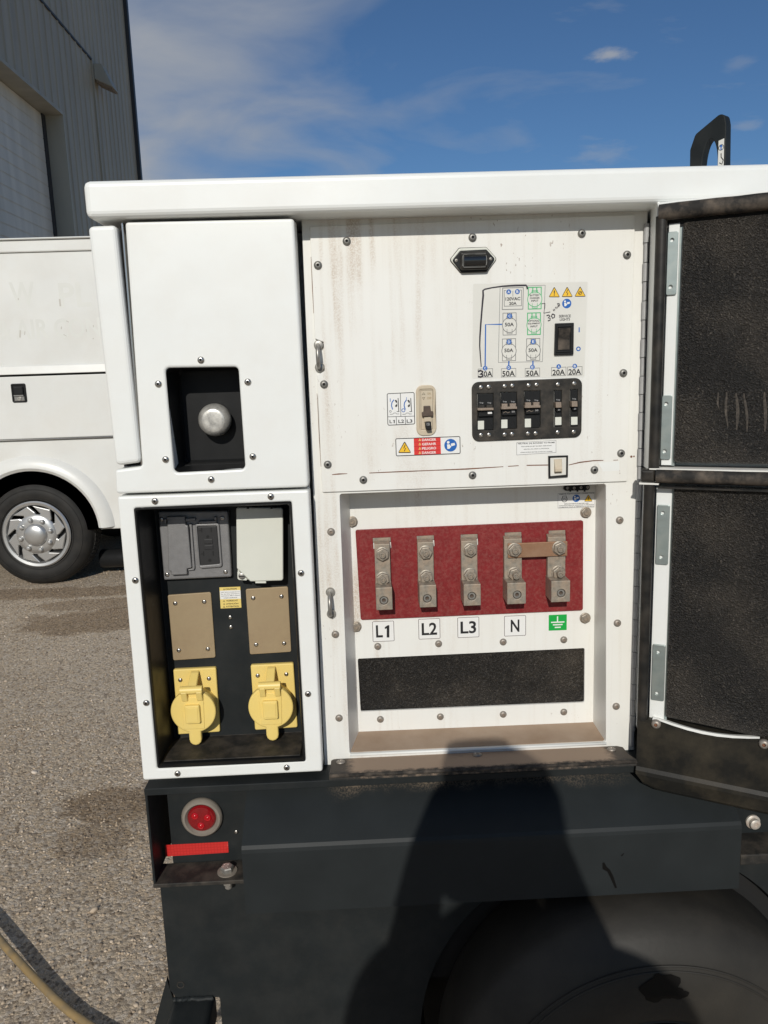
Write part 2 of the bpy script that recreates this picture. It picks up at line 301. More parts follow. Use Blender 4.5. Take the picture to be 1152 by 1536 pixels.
class MB:
    def __init__(s): s.bm = bmesh.new(); s.mats = []
    def mi(s, mt):
        if mt not in s.mats: s.mats.append(mt)
        return s.mats.index(mt)
    def face(s, vs_, mt, smooth=False):
        try: f = s.bm.faces.new(vs_)
        except ValueError: return None
        f.material_index = s.mi(mt); f.smooth = smooth; return f
    def ring(s, p, y): return [s.bm.verts.new((x, y, z)) for x, z in p]
    def bridge(s, a, b, mt, smooth=False, closed=True):
        n = len(a)
        for i in range(n if closed else n-1): s.face((a[i], a[(i+1) % n], b[(i+1) % n], b[i]), mt, smooth)
    def prism(s, p, y0, y1, mt, bev=0.0, holes=(), seg=3, back=True, side=None, smooth=False):
        """outline p in X,Z pushed from y0 (front, towards the camera) to y1; edges rounded by bev"""
        p = ccw(p); loops = [p]+[list(reversed(ccw(h))) for h in holes]
        fr = []; bk = []; side = side or mt
        for lp in loops:
            if bev > 0:
                prev = None
                for k in range(seg+1):
                    t = math.pi/2*k/seg
                    rg = s.ring(offs(lp, bev*(1-math.sin(t))), y0+bev*(1-math.cos(t)))
                    if prev: s.bridge(prev, rg, mt, smooth)
                    else: fr.append(rg)
                    prev = rg
            else:
                prev = s.ring(lp, y0); fr.append(prev)
            rb = s.ring(lp, y1); s.bridge(prev, rb, side); bk.append(rb)
        if not holes:
            s.face(fr[0], mt)
            if back: s.face(list(reversed(bk[0])), mt)
        else:
            for rs, nrm in ((fr, (0, -1, 0)), (bk, (0, 1, 0))):
                es = []
                for rg in rs:
                    for i in range(len(rg)):
                        e = s.bm.edges.get((rg[i], rg[(i+1) % len(rg)])) or s.bm.edges.new((rg[i], rg[(i+1) % len(rg)])); es.append(e)
                g = bmesh.ops.triangle_fill(s.bm, use_beauty=True, use_dissolve=False, edges=es, normal=nrm)
                for f in g['geom']:
                    if isinstance(f, bmesh.types.BMFace): f.material_index = s.mi(mt); f.smooth = False
                if rs is fr and not back: break
        return s
    def sheet(s, p, y, mt):
        p = list(reversed(ccw(p))) if False else ccw(p)
        s.face(s.ring(p, y), mt); return s
    def loft(s, rings, mt, cap0=False, cap1=False, closed=True, smooth=False):
        """rings: list of lists of 3d points"""
        pv = None; all_ = []
        for rg in rings:
            v = [s.bm.verts.new(q) for q in rg]; all_.append(v)
            if pv: s.bridge(pv, v, mt, smooth, closed)
            pv = v
        if cap0: s.face(list(reversed(all_[0])), mt)
        if cap1: s.face(all_[-1], mt)
        return s
    def lathe(s, cx, cz, prof, mt, n=24, axis='y', smooth=True, cy=0.0, mts=None):
        """prof: (radius, position along the axis); axis y"""
        pv = None
        for j, (r, y) in enumerate(prof):
            if axis == 'y': pts = [(cx+r*math.cos(2*math.pi*i/n), y, cz+r*math.sin(2*math.pi*i/n)) for i in range(n)]
            elif axis == 'z': pts = [(cx+r*math.cos(2*math.pi*i/n), cy+r*math.sin(2*math.pi*i/n), y) for i in range(n)]
            else: pts = [(y, cy+r*math.cos(2*math.pi*i/n), cz+r*math.sin(2*math.pi*i/n)) for i in range(n)]
            mm = mts[j] if mts else mt
            if r < 1e-7: v = [s.bm.verts.new(pts[0])]
            else: v = [s.bm.verts.new(q) for q in pts]
            if pv:
                if len(pv) == 1 and len(v) > 1:
                    for i in range(n): s.face((pv[0], v[i], v[(i+1) % n]), mm, smooth)
                elif len(v) == 1 and len(pv) > 1:
                    for i in range(n): s.face((pv[i], pv[(i+1) % n], v[0]), mm, smooth)
                elif len(v) > 1: s.bridge(pv, v, mm, smooth)
            pv = v
        return s
    def tube(s, pts, r, mt, n=12, caps=True):
        pts = [Vector(p) for p in pts]; rings = []
        up = None
        for i, p in enumerate(pts):
            t = (pts[min(i+1, len(pts)-1)]-pts[max(i-1, 0)]).normalized()
            if up is None:
                up = Vector((0, 0, 1)) if abs(t.z) < .9 else Vector((1, 0, 0))
            x = t.cross(up).normalized(); up = x.cross(t).normalized()
            rr = r[i] if isinstance(r, (list, tuple)) else r
            rings.append([p+(x*math.cos(2*math.pi*k/n)+up*math.sin(2*math.pi*k/n))*rr for k in range(n)])
        return s.loft(rings, mt, caps, caps, True, True)
    def hexa(s, p8, mt, bev=0.0, seg=2):
        """p8: bottom 4 then top 4, same order"""
        b = bmesh.new(); v = [b.verts.new(q) for q in p8]
        for f in ((3, 2, 1, 0), (4, 5, 6, 7), (0, 1, 5, 4), (1, 2, 6, 5), (2, 3, 7, 6), (3, 0, 4, 7)): b.faces.new([v[i] for i in f])
        if bev > 0: bmesh.ops.bevel(b, geom=list(b.edges), offset=bev, segments=seg, profile=.5, affect='EDGES')
        bmesh.ops.recalc_face_normals(b, faces=list(b.faces))
        mp = {q: s.bm.verts.new(q.co) for q in b.verts}
        for f in b.faces: s.face([mp[q] for q in f.verts], mt)
        b.free(); return s
    def box(s, x0, x1, y0, y1, z0, z1, mt, bev=0.0, seg=2):
        return s.hexa([(x0, y0, z0), (x1, y0, z0), (x1, y1, z0), (x0, y1, z0), (x0, y0, z1), (x1, y0, z1), (x1, y1, z1), (x0, y1, z1)], mt, bev, seg)
    def build(s, name, parent=None, recalc=True, origin=None):
        if recalc: bmesh.ops.recalc_face_normals(s.bm, faces=list(s.bm.faces))
        co = np.array([v.co[:] for v in s.bm.verts]); c = Vector(((co.min(0)+co.max(0))/2).tolist()) if origin is None else Vector(origin)
        for v in s.bm.verts: v.co -= c
        me = bpy.data.meshes.new(name); s.bm.to_mesh(me); s.bm.free()
        for mt in s.mats: me.materials.append(mt)
        keep_smooth(me, 38)
        return link(name, me, c, parent)
WLOC = {}
def link(name, me, c, parent=None, rot=None):
    o = bpy.data.objects.new(name, me); C.objects.link(o); WLOC[o.name] = Vector(c)
    if parent: o.parent = parent; o.location = Vector(c)-WLOC[parent.name]
    else: o.location = c
    if rot: o.rotation_euler = rot
    return o
def empty(name, loc, label, cat, group=None):
    o = bpy.data.objects.new(name, None); C.objects.link(o); o.location = loc; WLOC[o.name] = Vector(loc)
    o.empty_display_size = .1; tag(o, label, cat, group); return o
def tag(o, label=None, cat=None, group=None, kind=None):
    if label: o['label'] = label
    if cat: o['category'] = cat
    if group: o['group'] = group
    if kind: o['kind'] = kind
    return o
class Draw:
    """flat print on a plate: every call lays its ink a hair above the one before"""
    def __init__(s, mb, Y, fn=lambda x, y: (x, y), step=.00002, plane=None):
        s.mb = mb; s.Y = Y; s.fn = fn; s.k = 0; s.st = step
    def p(s, x, y): return at(*s.fn(x, y), s.Y)
    def sc(s, x, y):
        a = s.p(x-.5, y); b = s.p(x+.5, y); c = s.p(x, y-.5); d = s.p(x, y+.5)
        return (math.hypot(b[0]-a[0], b[1]-a[1]), math.hypot(d[0]-c[0], d[1]-c[1]))
    def y(s): s.k += 1; return s.Y-s.k*s.st
    def poly(s, pts, mt, r=0):
        q = [s.p(*t) for t in pts]
        if r: q = rpoly(q, r*s.sc(*pts[0])[0], 3)
        s.mb.sheet(q, s.y(), mt)
    def rectp(s, x, y, w, h):
        cx, cz = s.p(x, y); a, b = s.sc(x, y); w *= a/2; h *= b/2
        return [(cx-w, cz-h), (cx+w, cz-h), (cx+w, cz+h), (cx-w, cz+h)], a
    def rect(s, x, y, w, h, mt, r=0):
        q, a = s.rectp(x, y, w, h); s.mb.sheet(rpoly(q, r*a, 3) if r else q, s.y(), mt)
    def frame(s, x, y, w, h, lw, mt, r=0):
        q, a = s.rectp(x, y, w, h); q = rpoly(q, r*a, 3) if r else q; q = ccw(q); i = offs(q, lw*a); yy = s.y()
        s.mb.bridge(s.mb.ring(q, yy), s.mb.ring(i, yy), mt)
    def pframe(s, pts, lw, mt):
        q = ccw([s.p(*t) for t in pts]); a = s.sc(*pts[0])[0]; i = offs(q, lw*a); yy = s.y()
        s.mb.bridge(s.mb.ring(q, yy), s.mb.ring(i, yy), mt)
    def disc(s, x, y, r, mt, n=20):
        c = s.p(x, y); s.mb.sheet(circ(c[0], c[1], r*s.sc(x, y)[0], n), s.y(), mt)
    def circle(s, x, y, r, lw, mt, n=24):
        c = s.p(x, y); a = s.sc(x, y)[0]; yy = s.y()
        s.mb.bridge(s.mb.ring(circ(*c, r*a, n), yy), s.mb.ring(circ(*c, (r-lw)*a, n), yy), mt)
    def line(s, pts, lw, mt):
        q = [Vector(s.p(*t)) for t in pts]; a = s.sc(*pts[0])[0]; yy = s.y(); L_, R_ = [], []
        for i, v in enumerate(q):
            t = (q[min(i+1, len(q)-1)]-q[max(i-1, 0)]).normalized(); n = Vector((-t.y, t.x))
            w = (lw[i] if isinstance(lw, (list, tuple)) else lw)*a/2
            L_.append(tuple(v+n*w)); R_.append(tuple(v-n*w))
        s.mb.bridge(s.mb.ring(L_, yy), s.mb.ring(R_, yy), mt, closed=False)
    def text(s, t, x, y, w, h, mt, bold=True, rot=0):
        if t == 'L1':
            s.text('L', x-w*.27, y, w*.46, h, mt, bold); b = x+w*.32; k = s.k
            s.poly([(b-w*.09, y+h/2), (b+w*.09, y+h/2), (b+w*.09, y-h/2), (b-w*.02, y-h/2), (b-w*.22, y-h*.34), (b-w*.22, y-h*.18), (b-w*.09, y-h*.25)], mt); return
        vs_, fs = text_data(t, bold); cx, cz = s.p(x, y); a, b = s.sc(x, y); yy = s.y(); co, si = math.cos(rot), math.sin(rot)
        vv = []
        for u, v in vs_:
            X, Z = u*w*a, v*h*b; vv.append(s.mb.bm.verts.new((cx+X*co-Z*si, yy, cz+X*si+Z*co)))
        for f in fs: s.mb.face([vv[i] for i in f], mt)
    def warn(s, x, y, w, h, sym='!'):
        s.poly([(x-w/2, y+h/2), (x+w/2, y+h/2), (x, y-h/2)], ink, r=w*.06)
        s.poly([(x-w*.42, y+h*.43), (x+w*.42, y+h*.43), (x, y-h*.36)], warnyel)
        if sym == '!': s.text('!', x, y+h*.10, w*.10, h*.5, ink)
        elif sym == 'z': s.line([(x+w*.05, y-h*.20), (x-w*.07, y+h*.12), (x+w*.07, y+h*.08), (x-w*.02, y+h*.36)], w*.06, ink)
        else:
            s.circle(x, y+h*.15, w*.17, w*.05, ink, 12); s.line([(x-w*.12, y+h*.2), (x+w*.12, y+h*.08)], w*.06, ink)
    def manual(s, x, y, r):
        s.disc(x, y, r, blue, 24); s.disc(x-r*.38, y-r*.45, r*.22, decalwhite, 10)
        s.poly([(x-r*.58, y-r*.12), (x-r*.2, y-r*.15), (x+r*.1, y+r*.2), (x-r*.15, y+r*.55), (x-r*.5, y+r*.6)], decalwhite)
        s.poly([(x+r*.02, y-r*.25), (x+r*.62, y-r*.38), (x+r*.72, y-r*.02), (x+r*.12, y+r*.18)], decalwhite)

# ------------------------------------------------------------------ ground
STAINS = ((165, 1205, .20, .13, .75), (140, 1258, .16, .11, .5), (140, 930, .55, .28, .75), (60, 890, 1.3, .16, .7), (150, 905, .5, .16, .6))
WETS = [(atg(px, py)[0], atg(px, py)[1], rx, ry) for px, py, rx, ry, a in STAINS]
def ground_mat():
    mt, nt, b = new_mat('gravelly_dirt'); N = nt.nodes; L = nt.links
    b.inputs['Roughness'].default_value = .9; b.inputs['Specular IOR Level'].default_value = .25
    g = N.new('ShaderNodeNewGeometry'); P = g.outputs['Position']
    def noise(sc, det=6, ro=.6, dist=0, off=None):
        n = N.new('ShaderNodeTexNoise'); n.inputs['Scale'].default_value = sc; n.inputs['Detail'].default_value = det; n.inputs['Roughness'].default_value = ro; n.inputs['Distortion'].default_value = dist
        if off:
            mp = N.new('ShaderNodeMapping'); mp.inputs['Location'].default_value = off; L.new(P, mp.inputs[0]); L.new(mp.outputs[0], n.inputs['Vector'])
        else: L.new(P, n.inputs['Vector'])
        return n.outputs['Fac']
    def mr(x, a, c, lo=0, hi=1):
        r = N.new('ShaderNodeMapRange'); r.inputs['From Min'].default_value = a; r.inputs['From Max'].default_value = c; r.inputs['To Min'].default_value = lo; r.inputs['To Max'].default_value = hi; r.interpolation_type = 'SMOOTHSTEP'; L.new(x, r.inputs[0]); return r.outputs[0]
    def mix(f, a, c, bt='MIX'):
        q = N.new('ShaderNodeMix'); q.data_type = 'RGBA'; q.blend_type = bt
        if isinstance(f, float): q.inputs['Factor'].default_value = f
        else: L.new(f, q.inputs['Factor'])
        for v, i in ((a, 6), (c, 7)):
            if isinstance(v, tuple): q.inputs[i].default_value = v
            else: L.new(v, q.inputs[i])
        return q.outputs[2]
    def math_(op, a, c):
        q = N.new('ShaderNodeMath'); q.operation = op; L.new(a, q.inputs[0])
        if isinstance(c, (int, float)): q.inputs[1].default_value = c
        else: L.new(c, q.inputs[1])
        return q.outputs[0]
    c = mix(mr(noise(1.1), .35, .65), (.41, .318, .222, 1), (.50, .405, .300, 1))
    c = mix(mr(noise(14, 8, .7), .35, .7), c, mix(.6, c, (.59, .495, .38, 1)))
    v = N.new('ShaderNodeTexVoronoi'); v.inputs['Scale'].default_value = 95; L.new(P, v.inputs['Vector'])
    vc = N.new('ShaderNodeSeparateColor'); L.new(v.outputs['Color'], vc.inputs[0])
    stone = mix(vc.outputs[0], (.15, .112, .08, 1), (.62, .55, .47, 1))
    c = mix(mr(vc.outputs[1], .35, .5, 0, .75), c, stone)
    fine = noise(320, 4, .75)
    c = mix(1.0, c, mix(mr(fine, .3, .7), (.55, .54, .52, 1), (1.35, 1.35, 1.33, 1)), 'MULTIPLY')
    # damp / oily stains lying on the ground
    def stain(x, y, rx, ry, amt, col, c, rot=0):
        mp = N.new('ShaderNodeMapping'); mp.vector_type = 'TEXTURE'; mp.inputs['Location'].default_value = (x, y, 0); mp.inputs['Scale'].default_value = (rx, ry, 1); mp.inputs['Rotation'].default_value = (0, 0, rot); L.new(P, mp.inputs[0])
        ln = N.new('ShaderNodeVectorMath'); ln.operation = 'LENGTH'; L.new(mp.outputs[0], ln.inputs[0])
        d = math_('ADD', ln.outputs['Value'], math_('MULTIPLY', noise(6, 7, .65, 0, (x, y, 0)), 1.1))
        return mix(mr(d, 1.55, 1.25, 0, amt), c, mix(1.0, c, col, 'MULTIPLY'))
    for px, py, rx, ry, a in STAINS:
        g_ = atg(px, py); c = stain(g_[0], g_[1], rx, ry, a, (.50, .43, .35, 1), c)
    L.new(c, b.inputs['Base Color'])
    h = math_('ADD', math_('MULTIPLY', v.outputs['Distance'], -.5), math_('ADD', math_('MULTIPLY', fine, .35), math_('MULTIPLY', noise(40, 5), .8)))
    bp = N.new('ShaderNodeBump'); bp.inputs['Strength'].default_value = .9; bp.inputs['Distance'].default_value = .008; L.new(h, bp.inputs['Height']); L.new(bp.outputs[0], b.inputs['Normal'])
    return mt
gm = ground_mat()
def ground():
    xs = np.r_[-400, -100, -30, np.linspace(-8, 6, 57), 30, 100, 400]; ys = np.r_[-100, -20, np.linspace(-4, 12, 65), 40, 100, 600]
    vv = []
    for y in ys:
        for x in xs:
            z = 0
            if -7 < x < 5 and -3 < y < 11: z = .006*math.sin(3.1*x+1.3*y)+.006*math.sin(1.7*y-2.2*x+1)
            vv.append((float(x), float(y), z))
    n = len(xs); fs = [(j*n+i, j*n+i+1, (j+1)*n+i+1, (j+1)*n+i) for j in range(len(ys)-1) for i in range(n-1)]
    me = bpy.data.meshes.new('ground'); me.from_pydata(vv, [], fs); me.materials.append(gm)
    for p in me.polygons: p.use_smooth = True
    o = bpy.data.objects.new('ground', me); C.objects.link(o); tag(o, 'brown gravelly dirt yard with dark damp stains', 'ground', kind='structure')
ground()
def gz(x, y): return .006*math.sin(3.1*x+1.3*y)+.006*math.sin(1.7*y-2.2*x+1)
def gravel():
    mt, nt, b = new_mat('gravel_stone'); N = nt.nodes; L = nt.links; b.inputs['Roughness'].default_value = .85
    at_ = N.new('ShaderNodeAttribute'); at_.attribute_name = 'shade'
    rp = N.new('ShaderNodeValToRGB'); e = rp.color_ramp.elements; e[0].color = (.10, .075, .055, 1); e[1].color = (.70, .62, .53, 1); k = e.new(.5); k.color = (.42, .33, .235, 1); k = e.new(.8); k.color = (.53, .44, .34, 1)
    L.new(at_.outputs['Fac'], rp.inputs[0]); L.new(rp.outputs[0], b.inputs['Base Color'])
    t = (1+5**.5)/2
    iv = np.array([(-1, t, 0), (1, t, 0), (-1, -t, 0), (1, -t, 0), (0, -1, t), (0, 1, t), (0, -1, -t), (0, 1, -t), (t, 0, -1), (t, 0, 1), (-t, 0, -1), (-t, 0, 1)], float); iv /= np.linalg.norm(iv[0])
    it = np.array([(0, 11, 5), (0, 5, 1), (0, 1, 7), (0, 7, 10), (0, 10, 11), (1, 5, 9), (5, 11, 4), (11, 10, 2), (10, 7, 6), (7, 1, 8), (3, 9, 4), (3, 4, 2), (3, 2, 6), (3, 6, 8), (3, 8, 9), (4, 9, 5), (2, 4, 11), (6, 2, 10), (8, 6, 7), (9, 8, 1)])
    V, FA, S = [], [], []; n = 0
    def put(cnt, xr, yr, smin, smax, pw):
        nonlocal n
        for _ in range(cnt):
            x = rng.uniform(*xr); y = yr[0]+(yr[1]-yr[0])*rng.random()**pw
            s_ = smin+(smax-smin)*rng.random()**3.2
            q, _r = np.linalg.qr(rng.normal(size=(3, 3)))
            p = (iv*rng.uniform(.75, 1.2, (12, 1))*np.array([1, rng.uniform(.6, 1), rng.uniform(.45, .8)]))@q*s_
            p[:, 2] *= .75; p += (x, y, gz(x, y)+s_*.12); V.append(p); FA.append(it+n); n += 12; sh = rng.beta(2.0, 2.2)
            if any(((x-a)/(rx*.72))**2+((y-b)/(ry*.72))**2 < 1 for a, b, rx, ry in WETS): sh *= .45   # stones lying in the damp
            S.extend([sh]*12)
    put(19000, (-1.9, -.28), (.15, 2.2), .0018, .0072, 1)
    put(6000, (-2.8, -.3), (2.2, 5.0), .0025, .0085, 1)
    put(60, (-2.6, -.4), (.3, 5.0), .008, .017, 1)
    V = np.concatenate(V); FA = np.concatenate(FA)
    me = bpy.data.meshes.new('gravel'); me.vertices.add(len(V)); me.vertices.foreach_set('co', V.ravel()); me.loops.add(FA.size); me.loops.foreach_set('vertex_index', FA.ravel().astype(np.int32))
    me.polygons.add(len(FA)); me.polygons.foreach_set('loop_start', np.arange(0, FA.size, 3, dtype=np.int32)); me.update(calc_edges=True)
    a = me.attributes.new('shade', 'FLOAT', 'POINT'); a.data.foreach_set('value', np.array(S, dtype=np.float32))
    me.materials.append(mt); o = bpy.data.objects.new('gravel', me); C.objects.link(o); tag(o, 'loose gravel stones scattered over the dirt yard', 'gravel', kind='stuff')
gravel()

# ------------------------------------------------------------------ warehouse
def wall_mat(name, col):
    mt, nt, b = new_mat(name); N = nt.nodes; L = nt.links; b.inputs['Roughness'].default_value = .5
    g = N.new('ShaderNodeNewGeometry'); mp = N.new('ShaderNodeMapping'); mp.inputs['Scale'].default_value = (1, 2.2, .25); L.new(g.outputs['Position'], mp.inputs[0])
    n = N.new('ShaderNodeTexNoise'); n.inputs['Scale'].default_value = 1.5; n.inputs['Detail'].default_value = 6; L.new(mp.outputs[0], n.inputs['Vector'])
    r = N.new('ShaderNodeMapRange'); r.inputs['From Min'].default_value = .3; r.inputs['From Max'].default_value = .7; r.inputs['To Min'].default_value = .82; r.inputs['To Max'].default_value = 1.1; L.new(n.outputs['Fac'], r.inputs[0])
    q = N.new('ShaderNodeMix'); q.data_type = 'RGBA'; q.blend_type = 'MULTIPLY'; q.inputs['Factor'].default_value = 1; q.inputs[6].default_value = (*col, 1); L.new(r.outputs[0], q.inputs[7]); L.new(q.outputs[2], b.inputs['Base Color']); return mt
wallm = wall_mat('grey_metal_siding', (.40, .36, .28)); doorm = wall_mat('white_roller_door', (.68, .65, .58)); trimm = simple('dark_trim', (.035, .035, .04), .5)
jambm = wall_mat('grey_jamb_steel', (.39, .365, .30))
def warehouse():
    XW = -5.5; Y1 = 20.3; Y0 = 9.2; H = 12.5
    root = empty('warehouse', (XW-4, 15, 0), 'tall grey metal clad warehouse with a recessed roller door behind the white truck', 'building')
    dY0, dY1, dH = 9.9, 15.0, 6.55
    # ribbed siding as vertical panels of real profile
    def panel(ya, yb, z0, z1, x):
        m_ = MB(); pts = []; y = ya
        k = 0
        while y < yb-1e-6:
            pts += [(x, y), (x, min(y+.24, yb))]
            if y+.30 < yb: pts += [(x+.02, min(y+.265, yb)), (x+.02, min(y+.295, yb))]
            y += .32
        pts.append((x, yb)); pts = [p for i, p in enumerate(pts) if i == 0 or p != pts[i-1]]
        a = [m_.bm.verts.new((px, py, z0)) for px, py in pts]; b = [m_.bm.verts.new((px, py, z1)) for px, py in pts]
        m_.bridge(a, b, wallm, closed=False); return m_
    seamz = 8.32; lapY = 17.2
    for ya, yb, z0, z1, off in ((dY1, lapY, 0, seamz, 0), (lapY, Y1, 0, H, 0), (Y0, dY1, dH, seamz, 0), (Y0, lapY, seamz, H, .02), (Y0, dY0, 0, dH, 0)):
        panel(ya, yb, z0, z1, XW+off).build('wall_panel', root)
    m_ = MB(); m_.box(XW-8, XW-.42, Y0, Y1-.05, 0, H, wallm); m_.build('wall_core', root)
    m_ = MB(); m_.box(XW-.05, XW+.09, Y1-.02, Y1+.12, 0, H, trimm); m_.build('corner_trim', root)
    m_ = MB(); m_.box(XW-.01, XW+.035, lapY-.03, lapY+.03, 0, seamz, trimm if False else wallm); m_.build('downpipe', root)
    m_ = MB(); m_.box(XW, XW+.032, Y0, lapY, seamz-.03, seamz+.01, trimm); m_.build('seam_flashing', root)
    # door opening: jamb, head, roller door of separate slats
    m_ = MB(); m_.box(XW-.42, XW+.04, dY1-.02, dY1+.02, 0, dH, jambm); m_.build('door_jamb', root)
    m_ = MB(); m_.box(XW-.42, XW+.04, dY0, dY1-.021, dH-.03, dH+.03, jambm); m_.build('door_head', root)
    m_ = MB(); m_.box(XW-.40, XW-.30, dY1-.16, dY1-.021, 0, dH-.035, trimm); m_.build('door_track', root)
    m_ = MB(); m_.box(XW-.36, XW-.33, dY0, dY1-.17, 3.68, dH-.04, doorm)
    dr = m_.build('roller_door', root)
    sl = MB(); sl.box(XW-.33, XW-.325, dY0, dY1-.17, 3.70, 3.90, doorm, .006, 1); so_ = sl.build('slat', dr)
    for k in range(1, 13):
        link('slat', so_.data, WLOC[so_.name]+Vector((0, 0, .215*k)), dr)
    m_ = MB(); m_.box(XW-.42, XW-.30, dY0, dY1-.17, 0, 3.67, cavity); m_.build('door_opening', root)
    # wall lamp
    m_ = MB(); y = 17.45; z = 8.05
    m_.hexa([(XW+.03, y-.22, z-.12), (XW+.42, y-.22, z-.30), (XW+.42, y+.22, z-.30), (XW+.03, y+.22, z-.12), (XW+.03, y-.22, z+.20), (XW+.20, y-.20, z+.20), (XW+.20, y+.20, z+.20), (XW+.03, y+.22, z+.20)], jambm, .02)
    lp = m_.build('wall_lamp', root)
    m_ = MB(); m_.hexa([(XW+.05, y-.18, z-.16), (XW+.38, y-.18, z-.315), (XW+.38, y+.18, z-.315), (XW+.05, y+.18, z-.16), (XW+.05, y-.18, z-.128), (XW+.38, y-.18, z-.28), (XW+.38, y+.18, z-.28), (XW+.05, y+.18, z-.128)], tandust); m_.build('lens', lp)
    # roof edge
    m_ = MB(); m_.hexa([(XW-8, Y0, H), (XW+.15, Y0, H), (XW+.15, Y1+.15, H), (XW-8, Y1+.15, H), (XW-8, Y0, H+.8), (XW+.15, Y0, H+.15), (XW+.15, Y1+.15, H+.15), (XW-8, Y1+.15, H+.8)], trimm); m_.build('roof', root)
warehouse()

# ------------------------------------------------------------------ service truck
def truck():
    YT = 4.5
    wc = at(57, 803, YT); wx = wc[0]; wz = .392; RT = .395
    root = empty('service_truck', (wx-1.4, YT+1, 0), 'white utility service body truck with silver hubcap parked behind the generator', 'truck')
    x0, x1 = -6.4, -.95
    def T(px, py): return at(px, py, YT)
    zb = T(150, 794)[1]; zt = T(60, 357)[1]; zs1 = T(80, 561)[1]; zs2 = T(80, 658)[1]; zr = T(60, 378)[1]
    # lower side with wheel arch cut out
    ra = .47; arch = [(wx+ra*1.0*math.cos(t), wz+.02+ra*.98*math.sin(t)) for t in np.linspace(math.pi*1.0, 0, 25)]
    arch = [(wx-ra, zb)]+arch+[(wx+ra*.985, zb)]
    lowp = [(x0, zb)]+arch+[(x1, zb), (x1, zs2-.006), (x0, zs2-.006)]
    m_ = MB(); m_.prism(rpoly(lowp, .02, 2), YT, YT+.06, truckwhite, .008, seg=2); m_.build('side_panel', root)
    # arch flare
    m_ = MB(); rings = []
    for t in np.linspace(math.pi-.02, .03, 30):
        co, si = math.cos(t), math.sin(t); rg = []
        for dr, dy in ((-.005, .03), (-.01, -.028), (.012, -.045), (.045, -.042), (.085, -.02), (.105, .004), (.105, .03)):
            rg.append((wx+(ra+dr)*co, YT+dy, wz+.02+(ra+dr)*si*.98))
        rings.append(rg)
    m_.loft(rings, truckwhite, True, True, True, True); m_.build('wheel_arch_flare', root)
    # compartment doors with a real gap round them
    xs = [x0, T(-260, 600)[0], x1]
    for a, b in ((x0, wx-.80), (wx-.79, x1)):
        m_ = MB(); m_.prism(rpoly([(a+.004, zs2+.006), (b-.004, zs2+.006), (b-.004, zs1-.010), (a+.004, zs1-.010)], .012, 3), YT-.012, YT+.05, truckwhite, .006, seg=2)
        d_ = m_.build('compartment_door', root)
    door = d_
    # hinge line bead
    m_ = MB(); m_.tube([(x0, YT-.012, zs2), (x1, YT-.012, zs2)], .007, steel, 6); m_.build('piano_hinge', root)
    m_ = MB(); m_.box(x0, x1, YT+.02, YT+.05, zs1-.012, zs1+.006, cavity); m_.build('door_seal', root)
    # upper side, drip ledge and roof
    m_ = MB(); m_.prism([(x0, zs1+.004), (x1, zs1+.004), (x1, zr), (x0, zr)], YT+.004, YT+.05, truckwhite, .004, seg=2); m_.build('upper_panel', root)
    zl = T(80, 548)[1]
    m_ = MB(); m_.hexa([(x0, YT-.022, zs1+.004), (x1, YT-.022, zs1+.004), (x1, YT+.003, zs1+.004), (x0, YT+.003, zs1+.004), (x0, YT-.010, zl), (x1, YT-.010, zl), (x1, YT+.003, zl+.008), (x0, YT+.003, zl+.008)], truckwhite, .003, 1); m_.build('ledge', root)
    m_ = MB(); m_.box(x0, x1, YT-.012, YT+.05, zr, zt-.012, truckwhite, .008); m_.box(x0, x1, YT-.03, YT+.10, zt-.012, zt, truckwhite, .005, 1); m_.build('roof_rail', root)
    m_ = MB(); m_.box(x0, x1, YT+.10, YT+2.0, zt-.05, zt-.006, truckwhite); m_.build('roof', root)
    m_ = MB(); m_.box(x0, x1, YT+1.96, YT+2.02, zb, zt-.05, truckwhite); m_.build('far_side', root)
    m_ = MB(); m_.box(x1-.03, x1, YT+.06, YT+1.95, zb, zt-.05, truckwhite); m_.build('rear_wall', root)
    m_ = MB(); m_.box(x0, x0+.05, YT+.06, YT+1.95, zb, zt-.05, truckwhite); m_.build('front_wall', root)
    m_ = MB(); m_.box(x0+.05, x1-.04, YT+.42, YT+1.94, .46, .62, cavity); m_.box(wx-.7, wx+.7, YT+.44, YT+.5, .3, 1.2, cavity); m_.build('chassis', root)
    # paddle latch
    lc = T(29.8, 589.5)
    m_ = MB(); w, h = .052, .067
    m_.prism(rpoly([(lc[0]-w, lc[1]-h), (lc[0]+w, lc[1]-h), (lc[0]+w, lc[1]+h), (lc[0]-w, lc[1]+h)], .012), YT-.019, YT-.0125, blackpl, .004, holes=[rpoly([(lc[0]-w+.012, lc[1]-h+.012), (lc[0]+w-.012, lc[1]-h+.012), (lc[0]+w-.012, lc[1]+h-.012), (lc[0]-w+.012, lc[1]+h-.012)], .006)])
    m_.box(lc[0]-w+.012, lc[0]+w-.012, YT-.0135, YT-.0128, lc[1]-h+.012, lc[1]+h-.012, blackpl)
    lt = m_.build('paddle_latch', door if False else root)
    m_ = MB(); m_.box(lc[0]-.034, lc[0]+.034, YT-.028, YT-.014, lc[1]-.012, lc[1]+.046, blackpl, .006); m_.box(lc[0]-.034, lc[0]+.034, YT-.0275, YT-.0145, lc[1]-.022, lc[1]-.013, chrome); m_.build('paddle', lt)
    m_ = MB(); m_.box(lc[0]-.036, lc[0]+.036, YT-.018, YT-.0137, lc[1]-.055, lc[1]-.024, chrome, .002); m_.lathe(lc[0], lc[1]-.04, [(.013, YT-.0137), (.013, YT-.023), (.006, YT-.023), (.005, YT-.020), (0, YT-.020)], steel, 14); m_.build('lock', lt)
    # faint letters left by removed lettering
    m_ = MB(); d = Draw(m_, YT+.0035, step=.0003)
